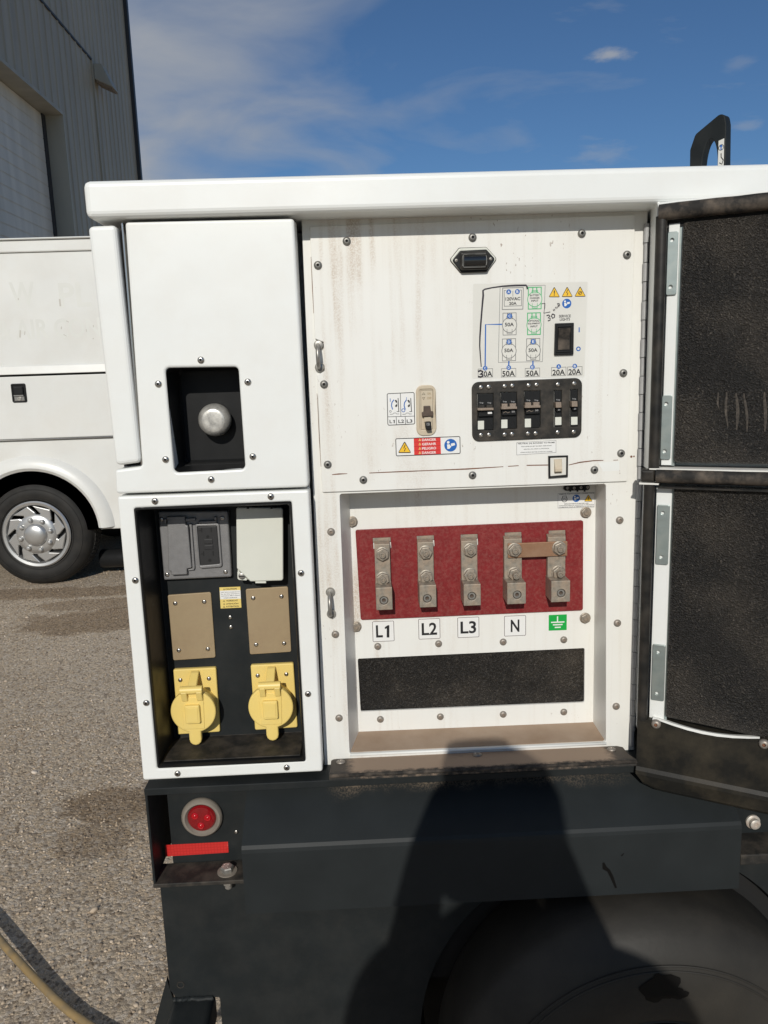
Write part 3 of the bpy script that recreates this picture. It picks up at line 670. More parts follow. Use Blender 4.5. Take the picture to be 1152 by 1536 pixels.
    fn = lambda x, y: (x/6.4, 400+y/6.4); d.fn = fn
    for t, x, y, w, h in (('W', 215, 265, 240, 235), ('PL', 720, 270, 310, 235), ('& AIR CON', 470, 595, 990, 190)):
        m2 = MB(); d2 = Draw(m2, YT+.0037, step=.0003); d2.fn = fn; d2.text(t, x, y, w, h, ghost); m2.build('faded_lettering', root, recalc=False)
    for pts, lw in (([(572, 310), (580, 380)], 16), ([(195, 610), (192, 680)], 14), ([(590, 575), (588, 600)], 8), ([(895, 560), (897, 582)], 8), ([(890, 690), (900, 690)], 10), ([(635, 520), (660, 532)], 7), ([(175, 300), (176, 322)], 8), ([(240, 620), (236, 655)], 8), ([(610, 650), (640, 668)], 6), ([(828, 600), (830, 625)], 6)):
        m_ = MB(); d = Draw(m_, YT+.0033, step=.0003); d.fn = fn; d.line(pts, lw, ghostgrime); m_.build('lettering_residue', root, recalc=False)
    # wheel
    yo = YT-.02; wh = bpy.data.objects.new('wheel', None); C.objects.link(wh); WLOC[wh.name] = Vector((wx, YT+.12, wz)); wh.parent = root; wh.location = WLOC[wh.name]-WLOC[root.name]
    rr = .243
    prof = [(rr-.02, YT+.10), (rr, YT+.02), (rr+.012, YT-.012), (rr+.05, YT-.026), (RT-.075, YT-.024), (RT-.04, YT-.012), (RT-.016, YT+.012), (RT-.004, YT+.034), (RT, YT+.06), (RT, YT+.20), (RT-.012, YT+.235), (RT-.06, YT+.26), (rr, YT+.25)]
    m_ = MB(); m_.lathe(wx, wz, prof, tyre_r, 72); 
    # sidewall ribs
    for r_, y_ in ((RT-.062, YT-.0215), (rr+.022, YT-.019)): m_.tube([(wx+r_*math.cos(a), y_, wz+r_*math.sin(a)) for a in np.linspace(0, 2*math.pi, 73)], .0028, tyre_r, 5, False)
    ty = m_.build('tyre', wh)
    # tread blocks
    m_ = MB(); nb = 76
    for i in range(nb):
        a0 = 2*math.pi*i/nb; a1 = a0+2*math.pi/nb*.80
        for ya, yb, sk in ((YT+.020, YT+.052, 0), (YT+.060, YT+.098, .5), (YT+.106, YT+.145, .15), (YT+.153, YT+.195, .6)):
            sh = sk*2*math.pi/nb
            rb = RT-.012; ro = RT+.006 if ya > YT+.03 else RT+.001
            p = []
            for r_ in (rb, ro):
                for y_, a in ((ya, a0+sh), (ya, a1+sh), (yb, a1+sh), (yb, a0+sh)): 
                    q = r_-(.016 if (y_ < YT+.03 and r_ == ro) else 0); p.append((wx+q*math.cos(a), y_, wz+q*math.sin(a)))
            m_.hexa(p, tyre_r)
    m_.mats[0] = simple('skylit_tread', (.05, .048, .044), .8, spec=.2); o = m_.build('tread', wh); o['kind'] = 'stuff'  # rubber colour lightened to stand in for sky light on the tread
    # hubcap: rim ring, swept spokes with slots between, dome, nuts
    m_ = MB(); m_.lathe(wx, wz, [(rr+.004, YT+.0), (rr+.006, YT-.022), (rr-.004, YT-.030), (rr-.022, YT-.026), (rr-.03, YT-.010), (rr-.032, YT+.01)], silver, 60); m_.build('hubcap_rim', wh)
    m_ = MB(); m_.lathe(wx, wz, [(rr-.03, YT+.012), (.0, YT+.012)], cavity, 40)
    m_.build('hubcap_well', wh)
    m_ = MB(); ns = 8
    for k in range(ns):
        a = 2*math.pi*k/ns+.25
        pts = []
        def P(r_, da): return (wx+r_*math.cos(a+da), wz+r_*math.sin(a+da))
        pts = [P(.128, -.42), P(.165, -.28), P(rr-.028, -.04), P(rr-.028, .57), P(.160, .27), P(.128, .36)]
        m_.prism(pts, YT-.024, YT+.008, silver, .007, seg=2)
    m_.lathe(wx, wz, [(.150, YT+.008), (.150, YT-.020), (.138, YT-.030), (.11, YT-.036), (.085, YT-.036)], silver, 48)
    m_.build('hubcap_spokes', wh)
    m_ = MB(); m_.lathe(wx, wz, [(.086, YT-.034), (.080, YT-.052), (.066, YT-.062), (.035, YT-.069), (0, YT-.071)], silver, 40); m_.build('hub_dome', wh)
    nut = MB(); nut.lathe(0, 0, [(.018, .0), (.017, -.016), (.012, -.023), (0, -.026)], silver, 12); n0 = None
    for k in range(8):
        a = 2*math.pi*(k+.3)/8; loc = Vector((wx+.113*math.cos(a), YT-.034, wz+.113*math.sin(a)))
        if n0 is None: n0 = nut.build('wheel_nut', wh, origin=(0, 0, 0)); n0.location = loc-WLOC[wh.name]
        else: link('wheel_nut', n0.data, loc, wh)
    # tail pipe
    tp = at(168, 837, YT+.25)
    m_ = MB(); m_.lathe(0, tp[1], [(.066, tp[0]-.08), (.072, tp[0]-.07), (.072, tp[0]+.9), (.06, tp[0]+.9), (.055, tp[0]-.06), (0, tp[0]+.0)], blackpl, 24, axis='x', cy=YT+.25); m_.build('muffler', root)
    for wx2, y2 in ((wx, YT+1.72), (-5.5, YT+.02), (-5.5, YT+1.72)):
        dx = wx2-wx; dyy = y2-YT-.02 if y2 > YT+1 else 0
        w2 = bpy.data.objects.new('wheel', None); C.objects.link(w2); WLOC[w2.name] = WLOC[wh.name]+Vector((dx, dyy, 0)); w2.parent = root; w2.location = WLOC[w2.name]-WLOC[root.name]
        link('tyre', ty.data, WLOC[ty.name]+Vector((dx, dyy, 0)), w2)
    m_ = MB(); m_.lathe(0, wz, [(.05, wx-.0), (.05, wx+.01)], cavity, 8, axis='x', cy=YT); m_.bm.free()
truck()

# ------------------------------------------------------------------ generator
GEN = empty('towable_generator', (.45, .55, 0), 'white and black towable generator with its dirty control panel and lug box open', 'generator')
YF, YP, YB = .045, .041, .115          # frame sheet, control panel sheet, lug plate
def screw_mesh(r, h, mt, sock):
    m_ = MB(); n = 16
    m_.lathe(0, 0, [(r, 0), (r, -h*.25), (r*.92, -h*.6), (r*.72, -h*.9), (r*.45, -h), (r*.36, -h), (r*.30, -h*.45), (0, -h*.40)], mt, n, mts=[mt]*6+[sock]*2)
    bmesh.ops.recalc_face_normals(m_.bm, faces=list(m_.bm.faces))
    me = bpy.data.meshes.new('screw'); m_.bm.to_mesh(me); m_.bm.free()
    for q in m_.mats: me.materials.append(q)
    keep_smooth(me, 50); return me
S_CLEAN = screw_mesh(.0052, .0032, stain_steel, cavity)
S_DIRTY = screw_mesh(.0062, .0040, dirtscrew, tandust)
S_GREY = screw_mesh(.0062, .0040, simple('grey_screw', (.22, .22, .21), .45, metal=.6, var=.2, vscale=200, dust=((.30, .26, .21), .35, 140)), cavity)
S_SMALL = screw_mesh(.0038, .0022, stain_steel, steel)
S_TINY = screw_mesh(.0026, .0016, steel, brown)
def screws(pts, Y, me, parent, name='screw', rot=None):
    for i, (x, y) in enumerate(pts):
        a = at(x, y, Y-.002); link(name, me, (a[0], Y, a[1]), parent, (0, random.uniform(0, 6.28), 0) if rot is None else rot)

# ---- body behind the panels, hood
def shell():
    x0 = at(128, 275, 0)[0]; x1 = 2.1; z0 = .862; zh0 = at(300, 328, 0)[1]+.002; zh1 = at(600, 262, 0)[1]
    m_ = MB(); m_.box(x0+.012, x1-.01, YB+.012, 1.15, z0+.02, zh0-.004, white); m_.build('body', GEN)
    m_ = MB(); m_.box(x0, x1, -.014, 1.2, zh0, zh1, white, .009, 4); m_.build('hood', GEN)
    # front post left of the open doors and wall to the right of the frame
    xr = at(969, 700, YF)[0]
    m_ = MB(); m_.box(xr+.02, x1-.01, YF+.012, YB+.011, z0+.02, zh0-.002, white); m_.build('front_wall', GEN)
shell()

# ---- left column: fuel panel, outlet panel, side door
FUEL_HOLE = [(248, 552), (357, 550.5), (367.5, 703), (262, 709)]
def column():
    out = rpoly(Q([(187, 332.5), (441, 327.5), (463, 731), (174, 741), (172, 705), (213, 699.5)], 0), .005)
    hole = rpoly(Q(FUEL_HOLE, 0), .006)
    m_ = MB(); m_.prism(out, 0, .034, white, .004, holes=[hole]); fp = m_.build('fuel_panel', GEN)
    screws([(301, 540), (237, 576), (371.5, 573), (248, 689.5), (379, 685), (316.5, 719.5)], 0, S_CLEAN, fp)
    # moulded black pocket
    m_ = MB(); ins = rpoly(offs(ccw(Q(FUEL_HOLE, 0)), -.0002), .006); bk = Q([(262, 565), (357, 562), (366, 697), (277, 701)], .07)
    a = ccw(Q(FUEL_HOLE, 0)); zt_ = max(p[1] for p in a); b = [(a_[0], a_[1]) for a_ in a]
    xl, xr_ = a[0][0], a[1][0]
    a = sorted(a, key=lambda p: p[1]); zlo = (a[0][1]+a[1][1])/2; zhi = (a[2][1]+a[3][1])/2
    xl = min(p[0] for p in b); xr_ = max(p[0] for p in b)
    def rg(i, y, zl=0, r=.007): return [(x, y, z) for x, z in rpoly([(xl+i, zlo+i+zl), (xr_-i, zlo+i+zl), (xr_-i, zhi-i), (xl+i, zhi-i)], r, 4)]
    m_.loft([rg(0.0002, .001), rg(.0004, .004), rg(.002, .068, .004), rg(.005, .072, .004)], blackpl, False, True); m_.build('fuel_pocket', GEN)
    zs = at(310, 697, .06)[1]
    m_ = MB(); m_.box(xl+.004, xr_-.004, .045, .071, zlo+.002, zs, blackpl, .003); m_.build('pocket_step', GEN)
    k = at(315.5, 630, .035); 
    m_ = MB(); m_.lathe(k[0]+.004, k[1]-.001, [(.018, .0715), (.018, .060), (.0242, .058), (.0252, .053), (.0249, .047), (.0225, .040), (.0180, .0355), (.0165, .0348), (.012, .0345), (0, .0345)], simple('scuffed_cap_metal', (.46, .45, .42), .38, metal=.45, var=.25, vscale=110, bump=.2, bscale=180, dust=((.70, .68, .62), .8, 60)), 40); m_.build('fuel_cap', GEN)
    # side door seen on its edge with its gasket
    p = Q([(131, 339), (174, 337), (211, 694), (173, 699)], -.003); p = rpoly(p, .007)
    m_ = MB(); m_.prism(p, -.003, .022, white, .006); m_.build('side_door', GEN)
    g = Q([(176, 345), (182, 345), (213, 693), (207, 695)], .012)
    m_ = MB(); m_.prism(g, .010, .04, rubber, .002); m_.build('door_gasket', GEN)
    g = Q([(181.5, 334), (184.5, 334), (214.5, 697), (211.5, 697)], .004)
    m_ = MB(); m_.prism(g, .003, .03, chrome, .001); m_.build('edge_trim', GEN)
    xl2 = at(140, 400, .06)[0]
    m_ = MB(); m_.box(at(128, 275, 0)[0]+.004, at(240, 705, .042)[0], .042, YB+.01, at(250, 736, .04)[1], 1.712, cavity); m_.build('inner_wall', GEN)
    # outlet panel
    H = [(202, 762.5), (437, 752.5), (458, 1140.5), (236, 1153)]
    out = rpoly(Q([(175.5, 745), (463.3, 735), (484, 1157.5), (214.5, 1171)], 0), .004)
    m_ = MB(); m_.prism(out, 0, .034, white, .0035, holes=[rpoly(Q(H, 0), .003)]); op = m_.build('outlet_panel', GEN)
    screws([(232, 752), (406, 745), (202.5, 871), (451.5, 860), (219, 1055), (462, 1041.5), (266, 1161), (430, 1152)], 0, S_CLEAN, op)
    h = Q(H, 0); xl = (h[0][0]+h[3][0])/2; xr_ = (h[1][0]+h[2][0])/2; zhi = (h[0][1]+h[1][1])/2; zlo = (h[2][1]+h[3][1])/2
    zb = at(350, 1112, .09)[1]
    def rg(i, y, up=0): return [(x, y, z) for x, z in rpoly([(xl+i, zlo+i+up), (xr_-i, zlo+i+up), (xr_-i, zhi-i), (xl+i, zhi-i)], .003, 3)]
    m_ = MB(); m_.loft([rg(.0, -.0012), rg(.0025, -.0012), rg(.004, .004), rg(.006, .0895, .0)], blackpl); m_.build('outlet_box', GEN)
    m_ = MB(); m_.box(xl-.01, xr_+.01, .09, .094, zlo-.01, zhi+.01, black); m_.build('outlet_back_plate', GEN)
    # sloping dusty floor of the pocket
    m_ = MB(); m_.hexa([(xl+.008, .006, zlo+.0062), (xr_-.008, .006, zlo+.0062), (xr_-.008, .0898, zlo+.0062), (xl+.008, .0898, zlo+.0062), (xl+.008, .006, zlo+.008), (xr_-.008, .006, zlo+.008), (xr_-.008, .0898, zb+.012), (xl+.008, .0898, zb+.012)], dustblack, .001, 1); m_.build('outlet_floor', GEN)
column()

# ---- outlets
recm = simple('charcoal_receptacle', (.032, .032, .033), .4, spec=.3)
def outlets():
    YBk = .09
    # grey weatherproof double cover
    f = lambda x, y: (230+x/5.236, 745+y/5.236)
    def q(pts, Y): return [at(*f(*p), Y) for p in pts]
    b = q([(35, 118), (585, 112), (615, 632), (82, 657)], .078)
    m_ = MB(); m_.prism(rpoly(b, .003), .078, YBk-.0003, greycast, .003); rc = m_.build('receptacle_cover', GEN)
    m_ = MB(); m_.prism(rpoly(q([(325, 215), (515, 208), (540, 553), (360, 567)], .073), .004), .073, .0785, greycast, .0015, holes=[rpoly(q([(342, 234), (498, 230), (522, 528), (366, 542)], .073), .002)]); m_.build('raised_rim', rc)
    m_ = MB(); m_.prism(rpoly(q([(343, 236), (497, 232), (521, 526), (367, 540)], .075), .002), .0755, .0785, recm, .001)
    d = Draw(m_, .0754, f)
    for x, y, t in ((425, 285, 0), (440, 470, 0)):
        d.rect(x-45, y-22, 9, 36, cavity); d.rect(x-54, y-20, 24, 8, cavity); d.rect(x+30, y-25, 9, 36, cavity); d.disc(x+3, y+30, 13, cavity, 12)
    m_.build('receptacle', rc)
    m_ = MB(); m_.prism(rpoly(q([(395, 337), (465, 333), (467, 368), (398, 372)], .0735), .001), .0742, .0756, recm, .0008); m_.build('test_button', rc)
    m_ = MB(); m_.prism(rpoly(q([(397, 384), (467, 380), (470, 414), (400, 418)], .0735), .001), .0742, .0756, recm, .0008); m_.build('reset_button', rc)
    lid = q([(108, 178), (248, 172), (252, 225), (270, 228), (300, 560), (262, 568), (264, 612), (140, 618), (138, 588), (118, 585)], .069)
    m_ = MB(); m_.prism(rpoly(lid, .0015, 2), .0695, .0785, greycast, .0015); m_.build('lid', rc)
    m_ = MB(); m_.prism(rpoly(q([(275, 212), (300, 214), (325, 560), (318, 578), (270, 583), (270, 572), (305, 565), (285, 235)], .073), .001, 2), .0735, .0785, greycast, .001); m_.build('gasket_rim', rc)
    for a_ in ([(105, 160), (248, 155), (248, 178), (105, 184)], [(252, 172), (328, 168), (328, 190), (252, 194)], [(355, 194), (495, 188), (497, 206), (357, 212)], [(80, 178), (102, 178), (102, 212), (82, 212)], [(475, 160), (495, 160), (497, 186), (477, 186)]):
        m_ = MB(); m_.prism(q(a_, .070), .0695, .0785, greycast, .001); m_.build('hinge', rc)
    screws([f(107, 614), f(566, 592), f(540, 170), f(62, 180)], .078, S_SMALL, rc)
    # pale flip cover standing proud of the plate
    m_ = MB(); p = q([(652, 82), (1020, 86), (1022, 655), (765, 663), (658, 560)], .062); p = rpoly(p, .004)
    m_.prism(p, .058, .064, ivory, .0022)
    fc = m_.build('flip_cover', GEN)
    m_ = MB(); p = q([(662, 90), (1012, 90), (1012, 650), (664, 650)], .066); m_.prism(rpoly(p, .004), .066, YBk-.0002, ivory); m_.build('cover_base', fc)
    m_ = MB(); p = q([(658, 572), (752, 662), (672, 656), (660, 645)], .0615); m_.prism(rpoly(p, .002), .062, .0655, ivory, .001); m_.build('latch_corner', fc)
    c = at(*f(694, 622), .06); m_ = MB(); m_.lathe(c[0], c[1], [(.0052, .062), (.0052, .0585), (.004, .0578), (0, .0578)], steel, 16); m_.box(c[0]-.004, c[0]+.004, .0574, .0579, c[1]-.0008, c[1]+.0008, cavity); m_.build('latch_screw', fc)
    m_ = MB(); m_.prism(q([(800, 664), (886, 664), (886, 680), (802, 680)], .061), .060, .066, ivory, .001); m_.build('finger_tab', fc)
    for x in (742, 928):
        m_ = MB(); m_.prism(q([(x-8, 74), (x+8, 74), (x+8, 96), (x-8, 96)], .0575), .0572, .060, cavity); m_.build('hinge_slot', fc)
    # tan blank plates
    for P, S in (([(251.5, 892.5), (316.5, 888), (323.5, 986), (260, 990.5)], [(262.5, 905.5), (306, 903), (268, 976), (311.5, 974)]), ([(368.5, 883.5), (432, 879.5), (437, 977.5), (375, 981.5)], [(379.5, 897.5), (422, 895), (384, 967.5), (426, 965.5)])):
        m_ = MB(); m_.prism(rpoly(Q(P, .088), .003), .0868, YBk-.0002, tanplate, .001); bp = m_.build('blank_plate', GEN); screws(S, .0868, S_SMALL, bp)
    screws([(345, 926.3), (346, 941)], YBk-.0002, S_SMALL, GEN)
    # caution sticker
    f2 = lambda x, y: (320+x/17.06, 870+y/17.06)
    m_ = MB(); m_.prism([at(*f2(*p), .0895) for p in ((155, 190), (688, 170), (718, 705), (188, 730))], .0895, .0899, paleyel)
    d = Draw(m_, .0894, f2); d.poly([(165, 275), (692, 255), (704, 478), (178, 495)], decalwhite)
    for t, x, y, w, h in (('CAUTION', 455, 228, 290, 42), ('VORSICHT', 480, 528, 300, 38), ('ATENCIÓN', 485, 602, 310, 42), ('ATTENTION', 490, 675, 330, 38)):
        d.text(t, x, y, w, h, ink)
    for x, y in ((275, 238), (272, 535), (275, 610), (275, 685)): d.poly([(x-28, y+20), (x+28, y+20), (x, y-24)], ink); d.poly([(x-15, y+13), (x+15, y+13), (x, y-12)], paleyel)
    for t, x, y, w in (('120V GFCI receptacles not', 435, 310, 480), ('for use when generator is', 432, 356, 470), ('operated at 480 V without', 440, 402, 480), ('a load transformer', 440, 450, 350)): d.text(t, x, y, w, 26, ink, False)
    m_.build('caution_sticker', GEN, recalc=False)
    # yellow flanged inlets with a sprung round lid
    f3 = lambda x, y: (235+x/5.12, 980+y/5.12)
    for dx, dy in ((0, 0), (595, -34)):
        def q3(pts, Y): return [at(*f3(x+dx, y+dy), Y) for x, y in pts]
        m_ = MB(); m_.prism(rpoly(q3([(125, 126), (455, 110), (487, 604), (160, 625)], .083), .003), .083, YBk-.0002, yellow, .002); iv = m_.build('inlet_socket', GEN)
        c = at(*f3(282+dx, 446+dy), .052); a = .0372
        m_ = MB(); m_.lathe(c[0]+.003, c[1], [(.030, .083), (.030, .058), (.024, .0575)], yellow, 36); m_.build('socket_barrel', iv)
        # lid with thumb tab in one outline
        tw, tz = .0102, at(*f3(297+dx, 704+dy), .052)[1]
        n = 44; pts = []
        for i in range(n+1):
            t = R(-90)+math.asin(tw/a)+ (2*math.pi-2*math.asin(tw/a))*i/n; pts.append((c[0]+a*math.cos(t), c[1]+a*math.sin(t)))
        zz = tz+tw
        pts += [(c[0]-tw, zz)]+[(c[0]-tw*math.cos(R(k)), zz-tw*math.sin(R(k))) for k in (30, 60, 90, 120, 150)]+[(c[0]+tw, zz)]
        m_ = MB(); m_.prism(pts, .050, .059, yellow, .0025); lid = m_.build('lid', iv)
        p = [(c[0]-.019, c[1]+.026), (c[0]+.019, c[1]+.026), (c[0]+.017, c[1]-.030), (c[0]-.017, c[1]-.030)]
        m_ = MB(); m_.prism(rpoly(p, .002), .0488, .0505, yellow, .001); m_.build('lid_rib', iv)
        p = rpoly([(c[0]-.0122, c[1]-.018), (c[0]+.0122, c[1]-.018), (c[0]+.0122, c[1]+.014), (c[0]-.0122, c[1]+.014)], .0025)
        m_ = MB(); m_.prism(p, .0425, .0492, yellow, .002); m_.build('lid_boss', iv)
        p2 = rpoly([(c[0]-.009, c[1]-.0145), (c[0]+.009, c[1]-.0145), (c[0]+.009, c[1]+.0105), (c[0]-.009, c[1]+.0105)], .0012); m_ = MB(); m_.prism(p2, .0418, .0428, yellow, .0006); m_.build('boss_plate', iv)
        hz = c[1]+.0395; hx0, hx1 = c[0]-.0172, c[0]+.0185
        m_ = MB(); m_.lathe(0, hz, [(0, hx0), (.0066, hx0), (.0066, hx1), (0, hx1)], yellow, 20, axis='x', cy=.0475)
        m_.build('hinge_barrel', iv)
        m_ = MB()
        for xx in (c[0]-.016, c[0]+.0085): m_.hexa([(xx, .0462, c[1]+.0205), (xx+.0095, .0462, c[1]+.0205), (xx+.0095, .053, c[1]+.019), (xx, .053, c[1]+.019), (xx, .0408, hz-.002), (xx+.0095, .0408, hz-.002), (xx+.0095, .054, hz+.0055), (xx, .054, hz+.0055)], yellow, .001, 1)
        m_.build('lid_knuckle', iv)
        m_ = MB(); xx = c[0]-.0065; m_.hexa([(xx, .0402, hz-.003), (xx+.0145, .0402, hz-.003), (xx+.0145, .054, hz-.0062), (xx, .054, hz-.0062), (xx+.001, .076, hz+.0185), (xx+.0145, .076, hz+.0185), (xx+.0145, .0832, hz+.020), (xx+.001, .0832, hz+.020)], yellow, .001, 1); m_.build('hinge_strap', iv)
        screws([f3(180+dx, 208+dy), f3(400+dx, 197+dy)], .083, S_SMALL, iv)
outlets()

# ---- door frame and control panel
def frame():
    L = [(452, 322), (972, 305), (951, 1125), (487, 1152)]
    op = [(509.5, 741), (909, 726), (909, 1113.5), (524.6, 1131)]
    m_ = MB(); m_.prism(Q(L, YF), YF, YF+.006, dirty, .001, holes=[rpoly(Q(op, YF), .004)]); fr = m_.build('door_frame', GEN)
    screws([(496.5, 798), (503, 952), (508.5, 1077.6), (930, 780.5), (926.5, 935), (924.6, 1060)], YF, S_DIRTY, fr)
    # lug recess walls
    a = Q(op, YF); bk = Q([(524, 737), (893.5, 722), (889.5, 1083), (538, 1097.5)], YB)
    bk[0] = (bk[0][0], a[0][1]-.001); bk[1] = (bk[1][0], a[1][1]-.001)
    m_ = MB(); fa = ccw(a); fb = ccw(bk)
    A = [Vector((x, YF+.002, z)) for x, z in a]; B = [Vector((x, YB, z)) for x, z in bk]
    for i, mt in ((0, dirty), (1, dirty), (3, dirty)):
        j = (i+1) % 4
        o_ = {0: Vector((0, 0, .003)), 1: Vector((.003, 0, 0)), 3: Vector((-.003, 0, 0))}[i]
        m_.hexa([A[i], A[j], A[j]+o_, A[i]+o_, B[i], B[j], B[j]+o_, B[i]+o_], mt)
    m_.build('recess_wall', GEN)
    m_ = MB(); o_ = Vector((0, 0, -.003)); m_.hexa([A[3]+o_, A[2]+o_, B[2]+o_, B[3]+o_, A[3]+Vector((0, .004, .0006)), A[2]+Vector((0, .004, .0006)), B[2], B[3]], dustfl); m_.build('recess_floor', GEN)
    # rolled lip at the front of the floor
    m_ = MB(); m_.tube([(A[3].x, YF-.0005, A[3].z-.0015), (A[2].x, YF-.0005, A[2].z-.0015)], .0024, white, 8); m_.build('floor_lip', GEN)
    # jamb of the left column
    x = at(463, 729, 0)[0]
    m_ = MB(); m_.box(x-.006, x-.0015, .0345, YF+.002, .868, 1.716, dirty); m_.build('jamb', GEN)
    # sill of black rubber covered with dust
    X0 = at(493, 1155, -.02)[0]; X1 = at(955, 1145, -.02)[0]; zb = at(515, 1137, YF)[1]; zf = at(493, 1161, -.022)[1]; 
    m_ = MB(); m_.hexa([(X0, -.022, zf-.012), (X1, -.022, zf-.012), (X1, YF-.001, zf-.012), (X0, YF-.001, zf-.012), (X0, -.022, zf), (X1, -.022, zf), (X1-.012, YF-.001, zb), (X0+.006, YF-.001, zb)], sillm, .002, 2); sl = m_.build('door_sill', GEN)
    m_ = MB(); m_.tube([(X0+.001, -.0225, zf-.0035), (X1-.001, -.0225, zf-.0035)], .0032, rubberdust, 8); m_.build('sill_bead', sl)
    tilt = math.atan2(zb-zf, YF+.021)
    me = screw_mesh(.0075, .0035, dirtscrew, dirtscrew)
    for px, py in ((511, 1144), (716, 1133), (917, 1125)):
        p = hit(px, py, (0, -.022, zf), np.array((0, -math.sin(tilt), math.cos(tilt)))); link('screw', me, Vector(p)+Vector((0, 0, .0004)), sl, (-(math.pi/2-tilt), 0, 0))
    # staple handles
    for (xa, ya), (xb, yb) in (((477.3, 517.5), (480.3, 551)), ((495.3, 888.5), (497.2, 921))):
        a = at(xa, ya, YF-.003); b = at(xb, yb, YF-.003); x = (a[0]+b[0])/2
        m_ = MB(); path = []
        for t in np.linspace(0, math.pi, 15): path.append((x-.001, YF-.004-.020*math.sin(t)**.7, (a[1]+b[1])/2+(a[1]-b[1])/2*math.cos(t)))
        m_.tube(path, .0030, steel, 10)
        h = m_.build('staple_handle', GEN)
        for p in (a, b):
            m_ = MB(); m_.lathe(x, p[1], [(.0075, YF), (.0075, YF-.003), (.006, YF-.006), (.0035, YF-.0065), (0, YF-.0065)], steel, 18); m_.build('boss', h)
def sill_mat():
    mt, nt, b = new_mat('dust_covered_black_rubber'); N = nt.nodes; L = nt.links; b.inputs['Roughness'].default_value = .75
    tc = N.new('ShaderNodeTexCoord'); o = tc.outputs['Object']; sp = N.new('ShaderNodeSeparateXYZ'); L.new(o, sp.inputs[0])
    n = N.new('ShaderNodeTexNoise'); n.inputs['Scale'].default_value = 90; n.inputs['Detail'].default_value = 8; n.inputs['Roughness'].default_value = .7; L.new(o, n.inputs['Vector'])
    def mr(x, a, c, lo, hi):
        r = N.new('ShaderNodeMapRange'); r.interpolation_type = 'SMOOTHSTEP'; r.inputs['From Min'].default_value = a; r.inputs['From Max'].default_value = c; r.inputs['To Min'].default_value = lo; r.inputs['To Max'].default_value = hi; L.new(x, r.inputs[0]); return r.outputs[0]
    def mm(op, a, c):
        q = N.new('ShaderNodeMath'); q.operation = op; L.new(a, q.inputs[0])
        if isinstance(c, (int, float)): q.inputs[1].default_value = c
        else: L.new(c, q.inputs[1])
        return q.outputs[0]
    # dust lies where the door does not rub: back of the strip and away from its ends
    y = mm('ADD', sp.outputs['Y'], mm('MULTIPLY', mm('SUBTRACT', n.outputs['Fac'], .5), .030)); f1 = mr(y, -.036, -.022, 0, 1)
    ax = N.new('ShaderNodeMath'); ax.operation = 'ABSOLUTE'; L.new(sp.outputs['X'], ax.inputs[0])
    x = mm('ADD', ax.outputs[0], mm('MULTIPLY', mm('SUBTRACT', n.outputs['Fac'], .5), .03)); f2 = mr(x, .205, .222, 1, .15)
    f = mm('MULTIPLY', f1, f2); f = mm('MAXIMUM', f, mr(n.outputs['Fac'], .55, .8, 0, .5))
    q = N.new('ShaderNodeMix'); q.data_type = 'RGBA'; q.inputs[6].default_value = (.020, .020, .019, 1); q.inputs[7].default_value = (.36, .265, .19, 1); L.new(f, q.inputs['Factor']); L.new(q.outputs[2], b.inputs['Base Color'])
    return mt
sillm = sill_mat()
frame()

